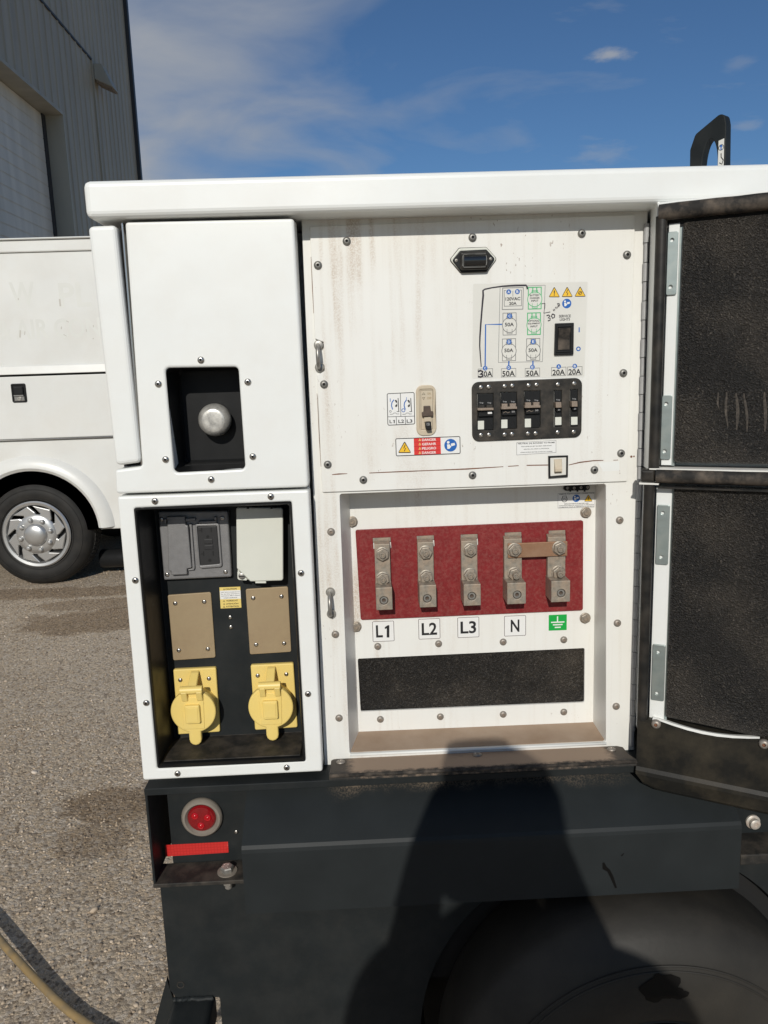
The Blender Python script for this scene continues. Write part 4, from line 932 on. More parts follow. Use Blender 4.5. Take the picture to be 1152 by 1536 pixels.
def control_panel():
    out = Q([(464.5, 340), (953, 322), (941, 722), (483.3, 738.5), (475.5, 563), (487, 556.5), (485.5, 513), (472.3, 508)], YP)
    m_ = MB(); m_.prism(rpoly(out, .002, 2), YP, YF-.0003, dirty, .0008, seg=2); cp = m_.build('control_panel', GEN)
    screws([(520, 361.6), (709, 356), (873, 350), (476.8, 397.7), (941, 382), (486, 576.5), (935.5, 559.6), (491.5, 697), (932, 680), (545, 720), (709, 713), (892, 705)], YP, S_GREY, cp)
    # chipped rusty crease and edge
    m_ = MB(); d = Draw(m_, YP-.0002)
    for pts, w in (([(498, 712), (508, 711), (521, 710.5)], [1, 2, .8]), ([(554, 709.5), (600, 707.5), (650, 705.5), (700, 703.5), (755, 700)], [1.2, 1.6, 1.2, 2, 1]), ([(762, 699.5), (778, 698.5)], 1.2), ([(790, 698), (822, 697.5)], 1.5), ([(853, 697.5), (870, 693.5), (890, 691), (905, 690.5)], [1, 1.8, 1.6, 1]), ([(920, 690.3), (927, 690)], .8)): d.line(pts, w, rust)
    m_.build('rust_crease', cp, recalc=False)
    m_ = MB(); d = Draw(m_, YP-.0002)
    d.line([(466.5, 385), (468.5, 430), (470.5, 470)], [.6, 1, .6], rust); m_.build('rust_edge', cp, recalc=False); m_ = MB(); d = Draw(m_, YP-.0002); d.line([(475.5, 590), (479, 660), (481.5, 700)], [.5, .8, .5], rust)
    m_.build('rust_edge', cp, recalc=False)
    m_ = MB(); d = Draw(m_, YF-.0003); d.disc(947, 685, 1.8, rust, 8); d.disc(951, 684.6, 1.3, rust, 8); m_.build('rust_spot', cp, recalc=False)
    m_ = MB(); d = Draw(m_, YP-.0001); d.poly([(897, 694), (929, 692), (929, 706), (905, 707)], white); m_.build('clean_patch', cp, recalc=False)
    # little licence-plate type lamp in the middle
    f = lambda x, y: (660+x/11.52, 350+y/11.52)
    def q(p, Y): return [at(*f(*t), Y) for t in p]
    m_ = MB(); m_.prism(rpoly(q([(160, 460), (325, 250), (800, 236), (985, 440), (815, 672), (350, 688)], .040), .004), .0385, YP-.0001, rubberdust, .001); sl = m_.build('service_lamp', GEN)
    m_ = MB(); m_.prism(rpoly(q([(172, 460), (332, 262), (797, 246), (972, 442), (812, 664), (360, 680)], .040), .004), .0375, .0386, ivory, .0008); m_.build('gasket', sl)
    m_ = MB(); m_.prism(rpoly(q([(210, 465), (345, 300), (800, 278), (948, 440), (812, 660), (372, 682)], .036), .003), .0345, .0376, blackpl, .0012); m_.build('lamp_base', sl)
    m_ = MB(); a = at(*f(345, 475), .03); b = at(*f(838, 455), .03); zc = (a[1]+b[1])/2
    m_.hexa([(a[0], .027, zc-.0135), (b[0], .027, zc-.0135), (b[0], .0346, zc-.014), (a[0], .0346, zc-.014), (a[0], .027, zc+.0125), (b[0], .027, zc+.0125), (b[0], .0346, zc+.0135), (a[0], .0346, zc+.0135)], rubber, .004, 3); m_.build('lamp_frame', sl)
    m_ = MB(); a = at(*f(385, 480), .024); b = at(*f(812, 460), .024); m_.lathe(0, zc-.001, [(0, a[0]), (.0075, a[0]), (.0102, a[0]+.002), (.0102, b[0]-.002), (.0075, b[0]), (0, b[0])], glass_d, 24, axis='x', cy=.0285); m_.build('lens', sl)
    screws([f(285, 465), f(878, 440)], .0345, S_TINY, sl)
    # wiring diagram
    f = lambda x, y: (700+x/6.063, 420+y/6.063)
    m_ = MB(); P = [(55, 32), (1105, 12), (1075, 882), (45, 895)]
    m_.prism(rpoly([at(*f(*t), YP) for t in P], .003), YP-.0003, YP-.0001, decalpale); d = Draw(m_, YP-.0003, f)
    d.pframe([(57, 34), (1103, 14), (1073, 880), (47, 893)], 2.5, decalwhite)
    d.pframe([(302, 62), (716, 45), (690, 745), (286, 752)], 4, greyline)
    d.line([(322, 403), (172, 405), (168, 790)], 12, blue); d.line([(384, 735), (382, 800)], 12, blue); d.line([(603, 730), (602, 790)], 12, blue)
    d.pframe([(325, 70), (518, 65), (514, 268), (320, 272)], 6, greyline); d.frame(420, 165, 162, 148, 5, greyline)
    d.rect(420, 92, 120, 22, decalpale); d.line([(420, 100), (420, 150)], 4, greyline)
    def sock(x, y, mt, label, dot):
        d.k = 8
        d.frame(x, y, 125, 205, 8 if mt is green else 5, mt); d.circle(x, y+10, 68, 8 if mt is green else 5, mt, 28); d.disc(x, y+10, 62, decalpale, 28)
        for k in (-1, 1): d.rect(x+k*18, y-78, 9, 40, mt)
        d.frame(x, y-58, 56, 26, 4, mt); d.frame(x, y+68, 50, 46, 4, mt); d.rect(x, y+50, 42, 14, decalpale)
        for i, t in enumerate(label):
            if len(label) == 1: d.text(t, x-2, y+5, 82, 34, ink)
            else: d.text(t, x, y-26+i*25, min(112, 11.5*len(t)+8), 17, ink)
        if dot: d.disc(x, y-72, 23, blue); d.text(dot, x, y-72, 20, 25, decalwhite)
    sock(390, 400, greyline, ['50A'], 'C'); sock(385, 635, greyline, ['50A'], 'D'); sock(605, 633, greyline, ['50A'], 'E')
    sock(619, 165, green, ['BATTERY', 'CHARGER', 'INPUT'], None); sock(612, 398, green, ['OPTIONAL', 'EQUIPMENT', 'INPUT'], None)
    d.k = 10; d.disc(382, 108, 22, blue); d.text('A', 382, 108, 22, 25, decalwhite); d.disc(461, 106, 22, blue); d.text('B', 461, 106, 19, 25, decalwhite)
    d.text('120VAC', 420, 171, 135, 30, ink); d.text('20A', 420, 213, 68, 28, ink)
    for x, y, t, dx, dt in ((170, 846, '0A', 24, 'C'), (381, 843, '50A', 0, 'D'), (598, 840, '50A', 0, 'E'), (837, 832, '20A', 0, 'A'), (983, 827, '20A', 0, 'B')):
        d.k = 8; d.frame(x, y, 136, 80, 4, greyline)
        d.text(t, x+dx, y+8, 115 if not dx else 80, 52, ink)
        yy = {170: 802, 381: 797, 598: 792, 837: 787, 983: 783}[x]; xx = {170: 168, 381: 383}.get(x, x)
        d.disc(xx, yy, 21, blue); d.text(dt, xx, yy, 19, 23, decalwhite)
    d.k = 4; d.warn(797, 108, 104, 98); d.k = 4; d.warn(914, 106, 104, 98, 'z'); d.k = 4; d.warn(1032, 103, 104, 98, 'o'); d.k = 4; d.manual(910, 214, 42); d.k = 4
    d.text('SERVICE', 893, 328, 108, 25, ink); d.text('LIGHTS', 893, 358, 92, 25, ink)
    d.rect(1023, 453, 10, 44, blue); d.circle(1016, 626, 21, 10, blue)
    d.k = 20
    # felt pen: bracket line, 30 amp, and the 3 written over the figure
    d.line([(552, 84), (548, 62), (540, 48), (440, 48), (330, 56), (230, 70), (165, 84), (148, 96), (150, 140), (140, 250), (128, 400), (120, 520), (118, 600), (124, 690), (132, 790)], [13, 15, 14, 12, 12, 11, 12, 15, 17, 15, 15, 14, 12, 10, 8], marker)
    d.k = 24; d.line([(102, 832), (125, 824), (146, 832), (138, 850), (120, 854), (142, 858), (148, 872), (128, 882), (102, 878)], 15, marker)
    d.line([(683, 216), (712, 212), (710, 250), (700, 302), (760, 290)], 6, marker)
    d.line([(726, 325), (746, 318), (757, 328), (740, 345), (760, 348), (758, 365), (738, 372)], 9, marker)
    d.line([(780, 308), (770, 328), (782, 348), (798, 338), (800, 318), (780, 308)], 9, marker)
    d.line([(785, 268), (792, 282), (796, 262), (802, 276)], 7, marker); d.line([(806, 246), (812, 262), (817, 244), (822, 258), (826, 240)], 7, marker); d.line([(828, 222), (840, 246)], 7, marker); d.line([(822, 216), (840, 214), (846, 230), (832, 236)], 7, marker)
    m_.build('wiring_diagram_decal', GEN, recalc=False)
    # rocker switch
    def q(p, Y): return [at(*f(*t), Y) for t in p]
    m_ = MB(); m_.prism(rpoly(q([(806, 394), (976, 388), (972, 680), (798, 685)], .037), .001), .036, YP-.0002, blackpl, .0012); rs = m_.build('rocker_switch', GEN)
    a, b, c_, e = q([(836, 452), (940, 448), (936, 630), (832, 636)], .033); x0, x1, z1, z0 = (a[0]+e[0])/2, (b[0]+c_[0])/2, (a[1]+b[1])/2, (c_[1]+e[1])/2; zm = (z0+z1)/2
    m_ = MB(); m_.loft([[(x0, .0285, z1+.002), (x0, .0375, z1+.002), (x0, .0365, z0), (x0, .0345, z0), (x0, .034, zm)], [(x1, .0285, z1+.002), (x1, .0375, z1+.002), (x1, .0365, z0), (x1, .0345, z0), (x1, .034, zm)]], rubberdust, True, True); m_.build('rocker', rs)
    m_ = MB(); m_.prism(q([(818, 415), (958, 409), (954, 655), (814, 662)], .0352), .0345, .0361, blackpl, .001, holes=[q([(832, 432), (946, 427), (942, 642), (828, 648)], .0352)]); m_.build('bezel', rs)
    # breaker cover plate and breakers
    f8 = lambda x, y: (700+x/6.063, 560+y/6.063)
    def q8(p, Y): return [at(*f8(*t), Y) for t in p]
    out = rpoly(q8([(46, 80), (1052, 40), (1045, 580), (52, 622)], .038), .011, 6)
    two = [[(98, 185), (243, 183), (242, 515), (100, 517)], [(311, 174), (457, 172), (458, 503), (315, 506)], [(525, 162), (670, 160), (672, 495), (530, 498)]]
    one = [[(797, 158), (866, 156), (864, 484), (796, 487)], [(942, 149), (1012, 148), (1010, 482), (942, 485)]]
    m_ = MB(); m_.prism(out, .0375, YP-.0002, dustblack, .0015, holes=[q8(w, .0375) for w in two+one]); bp = m_.build('breaker_cover', GEN)
    for x, y in ((130, 128), (200, 123), (345, 118), (415, 113), (563, 110), (635, 105), (830, 102), (978, 93), (130, 562), (203, 560), (345, 557), (413, 553), (558, 548), (627, 546), (828, 537), (973, 533)):
        p = at(*f8(x, y), .0365); link('screw', S_SMALL, (p[0], .0375, p[1]), bp, (0, random.uniform(0, 6), 0))
    def wbox(m_, px, Y0_, Y1_, mt, bev=.0006): m_.prism(rpoly(q8(px, Y0_), .0004, 2), Y0_, Y1_, mt, bev, seg=2)
    for k, w in enumerate(two+one):
        tw = k < 3; x0, y0 = w[0]; x1 = w[1][0]; yb = w[3][1]; cx = (x0+x1)/2
        m_ = MB(); wbox(m_, [(x0+2, y0+2), (x1-2, y0), (x1-2, yb-4), (x0+2, yb-2)], .0385, .0408, blackpl)
        d = Draw(m_, .0385, f8)
        for xx in ((x0+38, x0+70, x0+108) if tw else (x0+22, x0+46)): d.line([(xx, y0+6), (xx+1, yb-8)], 3, cavity)
        cb = m_.build('circuit_breaker', GEN)
        m_ = MB(); d = Draw(m_, .0383, f8)
        for xx in ((x0+36, x0+108) if tw else (cx,)): d.text('Trip', xx, y0+85, 36, 16, greyprint)
        m_.build('trip_print', cb, recalc=False)
        m_ = MB(); ty = y0+(122 if tw else 118)
        tg = tandust if k else dustblack
        if tw:
            wbox(m_, [(x0+10, ty-18), (x0+62, ty-20), (x0+62, ty+20), (x0+10, ty+22)], .030, .0386, tg)
            wbox(m_, [(x0+82, ty-20), (x1-6, ty-22), (x1-6, ty+18), (x0+82, ty+20)], .030, .0386, tg)
            wbox(m_, [(x0+6, ty+10), (x1+2, ty+6), (x1+2, ty+28), (x0+6, ty+32)], .0265, .0380, tandust)
        else:
            wbox(m_, [(x0+14, ty-12), (x1-4, ty-14), (x1-2, ty+36), (x0+16, ty+38)], .0275, .0386, tandust)
        m_.build('toggle', cb)
        m_ = MB(); wbox(m_, [(x0+(12 if tw else 20), ty+(36 if tw else 42)), (x1-3, ty+(32 if tw else 40)), (x1-4, ty+(82 if tw else 66)), (x0+(12 if tw else 22), ty+(86 if tw else 70))], .033, .0386, blackpl)
        d = Draw(m_, .0329, f8)
        if k == 0: d.rect(x0+113, ty+52, 38, 18, decalwhite)
        else: d.text('50' if tw else '20', (x0+112) if tw else cx+8, ty+(52 if tw else 54), 28 if tw else 20, 16, greyprint)
        if k in (1, 2): d.line([(x0+20, ty+66), (x0+45, ty+52), (x0+62, ty+64), (x0+80, ty+56)], 4, tandust)
        m_.build('toggle_base', cb, recalc=True)
        m_ = MB(); sx0 = x0+4 if tw else x0+8; sx1 = x0+60 if tw else x1-4
        yt, y2 = (yb-84, yb-6) if tw else (yb-88, yb-16)
        wbox(m_, [(sx0, yt), (sx1, yt-2), (sx1, y2-2), (sx0, y2)], .0380, .0386, ivory, .0002); m_.build('sticker', cb)
    # neutral bonding label
    m_ = MB(); m_.prism(q8([(452, 628), (815, 607), (815, 722), (452, 745)], YP), YP-.0003, YP-.0001, decalwhite); d = Draw(m_, YP-.0003, f8)
    d.pframe([(453, 629), (814, 608), (814, 721), (453, 744)], 3, greyline)
    d.text('NEUTRAL (N) BONDED TO FRAME', 634, 636, 335, 17, ink)
    for t, y, w in (('NULLLEITER (N) MIT RAHMEN VERBUNDEN', 663, 275), ('NEUTRO (N) UNIDO AL BASTIDOR', 688, 230), ('CONDUCTEUR NEUTRE (N) RELIE AU CHASSIS', 716, 290)): d.text(t, 634, y, w, 10, ink)
    m_.build('neutral_label', GEN, recalc=False)
    # white rocker with black surround
    m_ = MB(); m_.prism(q8([(742, 752), (920, 746), (918, 940), (744, 952)], .039), .0365, YP-.0002, blackpl, .0008, holes=[q8([(758, 766), (906, 760), (904, 922), (760, 936)], .039)]); ws = m_.build('toggle_switch', GEN)
    m_ = MB(); m_.prism(q8([(758, 767), (905, 761), (903, 922), (760, 935)], .039), .0385, .0407, decalpale, .0003); m_.build('switch_plate', ws)
    a, b, c_, e = q8([(800, 790), (862, 786), (866, 900), (806, 905)], .033); x0, x1 = (a[0]+e[0])/2, (b[0]+c_[0])/2; z1 = (a[1]+b[1])/2; z0 = (c_[1]+e[1])/2
    m_ = MB(); m_.loft([[(x0, .0375, z1), (x0, .0305, z0+.006), (x0, .0305, z0+.002), (x0, .0385, z0)], [(x1, .0375, z1), (x1, .0305, z0+.006), (x1, .0305, z0+.002), (x1, .0385, z0)]], beige, True, True); m_.build('rocker', ws)
    m_ = MB(); m_.prism(q8([(795, 782), (866, 778), (870, 905), (800, 912)], .0375), .0375, .0386, beige, .0004); m_.build('rocker_frame', ws)
    # main breaker window
    f6 = lambda x, y: (570+x/8.86, 570+y/8.86)
    def q6(p, Y): return [at(*f6(*t), Y) for t in p]
    m_ = MB(); m_.prism(rpoly(q6([(475, 72), (742, 62), (748, 732), (486, 744)], .0395), .0105, 6), .0385, YP-.0001, beige, .0012, holes=[rpoly(q6([(522, 125), (702, 118), (742, 655), (532, 665)], .0395), .003, 3)]); mb_ = m_.build('main_breaker', GEN)
    m_ = MB(); m_.prism(q6([(518, 120), (706, 112), (744, 660), (528, 670)], .0405), .0402, .0408, beige); 
    d = Draw(m_, .0401, f6)
    d.pframe([(540, 138), (702, 132), (702, 650), (545, 658)], 4, brown)
    d.pframe([(556, 198), (602, 196), (579, 165)], 4, brown); d.pframe([(560, 232), (600, 230), (580, 265)], 4, brown)
    d.text('ON', 650, 180, 44, 30, tanplate); d.text('OFF', 655, 242, 58, 30, tanplate)
    m_.build('breaker_face', mb_, recalc=False)
    m_ = MB(); m_.prism(rpoly(q6([(580, 345), (668, 342), (676, 412), (708, 415), (706, 480), (560, 490), (556, 430), (580, 420)], .036), .001, 2), .034, .0403, brown, .001); m_.build('slide', mb_)
    m_ = MB(); m_.prism(rpoly(q6([(585, 490), (680, 484), (682, 556), (588, 562)], .037), .001, 2), .037, .0403, beige, .0006); m_.build('slide_guide', mb_)
    m_ = MB(); m_.prism(rpoly(q6([(602, 556), (678, 550), (684, 640), (690, 664), (625, 670), (606, 630)], .028), .002, 3), .027, .0395, blackpl, .0015); d = Draw(m_, .0269, f6); d.text('125', 640, 588, 40, 32, greyprint); m_.build('handle', mb_)
    # pictogram label
    m_ = MB(); P = [(90, 178), (458, 160), (466, 588), (100, 606)]; m_.prism(rpoly(q6(P, YP), .0025), YP-.0003, YP-.0001, decalwhite); d = Draw(m_, YP-.0003, f6)
    o_ = rpoly(q6(P, YP), .0025); i_ = offs(ccw(o_), .0011); yy = d.y(); m_.bridge(m_.ring(ccw(o_), yy), m_.ring(i_, yy), ink)
    d.line([(102, 490), (460, 480)], 7, ink); d.line([(270, 172), (278, 486)], 7, ink); d.line([(215, 490), (220, 600)], 7, ink); d.line([(335, 488), (340, 595)], 7, ink)
    for x, t in ((165, 'L1'), (282, 'L2'), (392, 'L3')): d.text(t, x, 552-(x-165)*.03, 76, 44, ink)
    for x in (0, 168):
        d.line([(185+x, 262), (158+x, 300), (152+x, 340), (168+x, 392)], 13, blue)
        d.line([(240+x, 240), (250+x, 415)], 10, ink); d.line([(222+x, 420), (258+x, 420)], 7, ink)
        d.poly([(195+x, 270), (215+x, 262), (232+x, 290), (212+x, 300)], ink); d.poly([(198+x, 345), (220+x, 320), (232+x, 345), (212+x, 362)], ink)
        d.line([(212+x, 295), (235+x, 310)], 7, ink); d.line([(215+x, 325), (235+x, 330)], 7, ink)
        d.line([(130+x, 456), (172+x, 453), (182+x, 438), (212+x, 438), (220+x, 452), (255+x, 450)], 5, ink)
    d.rect(136, 266, 8, 44, blue); d.circle(138, 417, 15, 5, greyline); d.rect(351, 243, 6, 30, blue); d.circle(310, 402, 25, 8, blue)
    m_.build('pictogram_label', GEN, recalc=False)
    # danger label
    m_ = MB(); P = [(203, 776), (1066, 745), (1070, 980), (212, 1013)]; m_.prism(rpoly(q6(P, YP), .0025), YP-.0003, YP-.0001, decalwhite); d = Draw(m_, YP-.0003, f6)
    d.poly([(448, 769), (804, 757), (810, 988), (455, 1002)], dangerred)
    for i in range(1, 4): d.line([(449, 768+58*i), (806, 756+58*i)], 4, simple('dark_red_line', (.25, .01, .01), .5) if i == 1 else MATS['dark_red_line'])
    for i, t in enumerate(('DANGER', 'GEFAHR', 'PELIGRO', 'DANGER')):
        y = 793+57*i; d.text(t, 652, y, 188, 33, decalwhite); d.poly([(512, y+18), (546, y+16), (529, y-18)], paleyel); d.poly([(523, y+11), (536, y+10), (529, y-6)], dangerred)
    o_ = rpoly(q6(P, YP), .0025); i_ = offs(ccw(o_), .0011); yy = d.y(); m_.bridge(m_.ring(ccw(o_), yy), m_.ring(i_, yy), ink)
    d.warn(327, 890, 178, 160, 'z'); d.manual(938, 866, 84)
    m_.build('danger_label', GEN, recalc=False)
control_panel()

# ---- lug plate
def lugs():
    f = lambda x, y: (480+x/2.4, 700+y/2.4)
    win = [(536.5, 988), (877, 972), (876.5, 1053.5), (541, 1067.5)]
    X0, X1 = at(520, 760, YB)[0], at(899, 745, YB)[0]; Z1 = at(600, 728, YB)[1]; Z0 = at(600, 1100, YB)[1]
    m_ = MB(); m_.prism([(X0-.004, Z0-.004), (X1+.004, Z0-.004), (X1+.004, Z1+.02), (X0-.004, Z1+.02)], YB, YB+.004, dirty, holes=[rpoly(Q(win, YB), .003)]); lp = m_.build('lug_plate', GEN)
    m_ = MB(); m_.prism(offs(ccw(Q(win, YB)), -.004), YB+.0045, YB+.014, foam); m_.build('cable_flap', GEN)
    m_ = MB()
    RP = rpoly(Q([(533, 794.5), (874, 780), (873.5, 914.5), (541, 929)], YB), .0035)
    L = {'a': dict(t=(560, 587, 806, 817), n=((573.8, 832.5), (574.6, 869.6)), b=(563, 589, 882, 915.5), s=(576, 901)),
         'b': dict(t=(626, 652, 803, 814), n=((639, 830), (640, 866.7)), b=(628, 654.5, 878.5, 911.5), s=(641, 898)),
         'c': dict(t=(692, 717.5, 801, 812), n=((706, 826.7), (706, 864)), b=(694.5, 721, 877, 909), s=(708, 894.6)),
         'd': dict(t=(758, 783, 798, 809), n=((773, 826.5), (773, 862.5)), b=(760, 788.5, 875, 906.5), s=(776, 892.5)),
         'e': dict(t=(824, 849, 795, 806), n=((840.5, 823.5), (839, 860)), b=(826, 854.5, 872, 903.5), s=(842, 890))}
    holes = []
    for k, v in L.items(): holes.append(rpoly(Q([(v['t'][0]-1, v['t'][2]+1), (v['t'][1]-1, v['t'][2]), (v['t'][1], v['t'][3]+6), (v['t'][0], v['t'][3]+7)], YB-.004), .001, 2))
    m_.prism(RP, YB-.004, YB-.0003, redpanel, .0006, holes=holes, seg=2); rp = m_.build('red_board', GEN)
    def hexnut(px, py, Y0, r=.0108, h=.008, bolt=.0055, out=.004):
        m_ = MB(); p = at(px, py, Y0-h)
        m_.lathe(p[0], p[1], [(r*1.12, Y0), (r*1.12, Y0-.0016), (r*1.0, Y0-.0022), (r*.5, Y0-.0022)], nutm, 24)
        ph = random.uniform(0, 1)
        hx = circ(p[0], p[1], r*1.02, 6, ph); m_.prism(hx, Y0-h, Y0-.002, nutm, .0012, seg=2)
        m_.lathe(p[0], p[1], [(bolt, Y0-h), (bolt, Y0-h-out), (bolt*.8, Y0-h-out-.001), (bolt*.55, Y0-h-out-.001), (bolt*.45, Y0-h-out+.001), (0, Y0-h-out+.001)], nutm, 16)
        return m_
    for k, v in L.items():
        x0, x1, ya, yb = v['t']; bx0, bx1, by0, by1 = v['b']
        YT_ = YB-.016; YFr = YB-.045
        A = at(x0, yb, YT_); Bp = at(x1, yb, YT_); c0 = at(bx0, by0, YFr); c1 = at(bx1, by1-1, YFr); xa = (A[0]); xb = Bp[0]
        cxm = (xa+xb)/2; hw = (c1[0]-c0[0])/2*.98; cxb = (c0[0]+c1[0])/2
        cx = (cxm*.4+cxb*.6)
        zt_ = at(x0, ya+4, YB-.004)[1]
        m_ = MB(); w = hw-.0006
        m_.hexa([(cx-w, YT_, c0[1]-.002), (cx+w, YT_, c0[1]-.002), (cx+w, YB-.0045, c0[1]-.002), (cx-w, YB-.0045, c0[1]-.002), (cx-w, YT_, A[1]), (cx+w, YT_, A[1]), (cx+w, YB-.0045, A[1]+.004), (cx-w, YB-.0045, A[1]+.004)], lugmetal, .0008, 2)
        lug = m_.build('cable_lug', GEN)
        m_ = MB(); m_.box(cx-w*1.2, cx+w*1.2, YB-.003, YB+.006, A[1]+.001, zt_+.006, lugmetal, .0006, 1); m_.build('tongue', lug)
        m_ = MB()
        hh = rpoly([(cx-hw, c1[1]), (cx+hw, c1[1]), (cx+hw, c0[1]), (cx-hw, c0[1])], .0008, 2); sp = at(*v['s'], YFr)
        m_.prism(hh, YFr, YB-.0045, lugmetal, .0009, holes=[circ(sp[0], sp[1], .0072, 20)], seg=2, back=False); m_.build('clamp_block', lug)
        m_ = MB(); m_.lathe(sp[0], sp[1], [(.0064, YFr+.003), (.0058, YFr+.002), (.0034, YFr+.002), (.0030, YFr+.006), (0, YFr+.006)], steel, 18, mts=[steel]*4+[brown]); m_.lathe(sp[0], sp[1], [(.0072, YFr+.004), (.0062, YFr+.0045), (0, YFr+.0075)], brown, 18); m_.build('set_screw', lug)
        up = YT_-(.0045 if k in 'de' else 0)
        hexnut(*v['n'][0], up).build('nut', lug)
        hexnut(*v['n'][1], YT_, out=.010 if k in 'de' else .004).build('nut', lug)
    m_ = MB(); a = at(762, 815.5, YB-.0205); b = at(851, 834, YB-.0205); c = at(762, 837, YB-.0205); e = at(851, 812, YB-.0205)
    za, zb = (a[1]+e[1])/2, (b[1]+c[1])/2
    m_.box(a[0], b[0], YB-.0205, YB-.0162, zb, za, copper, .0008, 2); m_.build('jumper_bar', GEN)
    screws([(566.7, 970), (658, 966), (755, 963.3), (846, 960), (570.6, 1079.5), (660.6, 1075.6), (755, 1072), (846, 1068.5)], YB, S_DIRTY, lp)
    for px, py in ((528, 783.5), (880, 769.5), (534, 941.5), (879, 928.5)): hexnut(px, py, YB, .0085, .006, .0045, .0005).build('bolt', lp)
    # terminal labels
    m_ = MB()
    for t, x, y, w, h in (('L1', 575, 947, 22, 18.5), ('L2', 644, 943.3, 23, 18.5), ('L3', 702.5, 941, 23.5, 18.5), ('N', 772.6, 938.7, 13, 18.5)):
        m_ = MB(); d = Draw(m_, YB-.0002)
        q, a = d.rectp(x, y, 32.5, 30.5); o_ = rpoly(q, .002); yy = d.y(); m_.sheet(o_, yy, decalwhite); yy = d.y(); i_ = offs(ccw(o_), .0008); m_.bridge(m_.ring(ccw(o_), yy), m_.ring(i_, yy), simple('maroon_line', (.06, .02, .03), .5) if 'maroon_line' not in MATS else MATS['maroon_line'])
        d.text(t, x, y, w, h, ink); m_.build('terminal_label', GEN, recalc=False)
    m_ = MB(); d = Draw(m_, YB-.0002); d.rect(836.6, 933.8, 27, 23.5, greensolid); d.rect(836.3, 928.5, 1.8, 8, decalwhite)
    for y, w in ((933.2, 20), (937, 14.5), (941, 9)): d.rect(836.6, y, w, 1.8, decalwhite)
    m_.build('earth_label', GEN, recalc=False)
    # remote start terminal strip and label under the top of the recess
    f7 = lambda x, y: (720+x/6.063, 720+y/6.063)
    def q7(p, Y): return [at(*f7(*t), Y) for t in p]
    m_ = MB(); m_.prism(rpoly(q7([(765, 52), (1000, 42), (1000, 92), (765, 100)], YB-.006), .004), YB-.006, YB-.0004, blackpl, .001); ts = m_.build('terminal_strip', GEN)
    for x in (825, 890, 955):
        m_ = MB(); m_.prism(q7([(x-6, 42), (x+6, 42), (x+6, 106), (x-6, 108)], YB-.010), YB-.010, YB-.0055, blackpl, .0006); m_.build('divider', ts)
    screws([f7(800, 74), f7(860, 74), f7(922, 70), f7(982, 66)], YB-.006, S_TINY, ts)
    m_ = MB(); m_.prism(q7([(708, 120), (1045, 110), (1042, 250), (706, 258)], YB), YB-.0003, YB-.0001, decalwhite); d = Draw(m_, YB-.0003, f7)
    d.pframe([(709, 121), (1044, 111), (1041, 249), (707, 257)], 2, greyline)
    d.text('REMOTE START/CONTROL CONNECTIONS', 880, 124, 315, 11, ink)
    for t, y, w in (('FERNSTARTANSCHLUSS', 215, 220), ('CONEXION PARA EL ARRANQUE A DISTANCIA', 230, 320), ('CONNEXION POUR LE DEMARRAGE A DISTANCE', 244, 320)): d.text(t, 876, y, w, 9, ink)
    d.circle(768, 175, 27, 5, ink); d.rect(768, 150, 34, 16, decalwhite); d.frame(768, 155, 40, 22, 4, ink); d.line([(750, 182), (768, 172), (786, 180)], 4, ink)
    d.manual(875, 166, 34); d.warn(985, 162, 76, 66, '!')
    m_.build('remote_start_label', GEN, recalc=False)
lugs()

# ---- the two open access doors on the right
TH = R(27); DU = np.array([math.cos(TH), -math.sin(TH), 0]); DN = np.array([-math.sin(TH), -math.cos(TH), 0])
H0 = np.array([at(985, 520, -.012)[0], -.012, 0])
def dpt(u, z, off=0.0): p = H0+DU*u+DN*off; return (p[0], p[1], z)
def duz(px, py, off=0.0):
    p = hit(px, py, H0+DN*off, DN); return (float(np.dot(p-H0, DU)), float(p[2]))
def dprism(mb, uz, o0, o1, mt, bev=0.0, holes=(), seg=2):
    """outline in the door's own plane, from o0 (towards the camera) back to o1"""
    t = MB(); t.prism(uz, -o0, -o1, mt, bev, holes=holes, seg=seg)
    mp = {}
    for v in t.bm.verts:
        p = H0+DU*v.co.x+DN*(-v.co.y); mp[v] = mb.bm.verts.new((p[0], p[1], v.co.z))
    for fc in t.bm.faces: mb.face([mp[v] for v in fc.verts], t.mats[fc.material_index])
    t.bm.free(); return mb
ROT_D = (0, 0, -TH)
valm = simple('black_moulded_valance', (.012, .0118, .0105), .45, spec=.2, bump=.08, bscale=500, var=.2, vscale=20, dust=((.075, .062, .042), .5, 16))
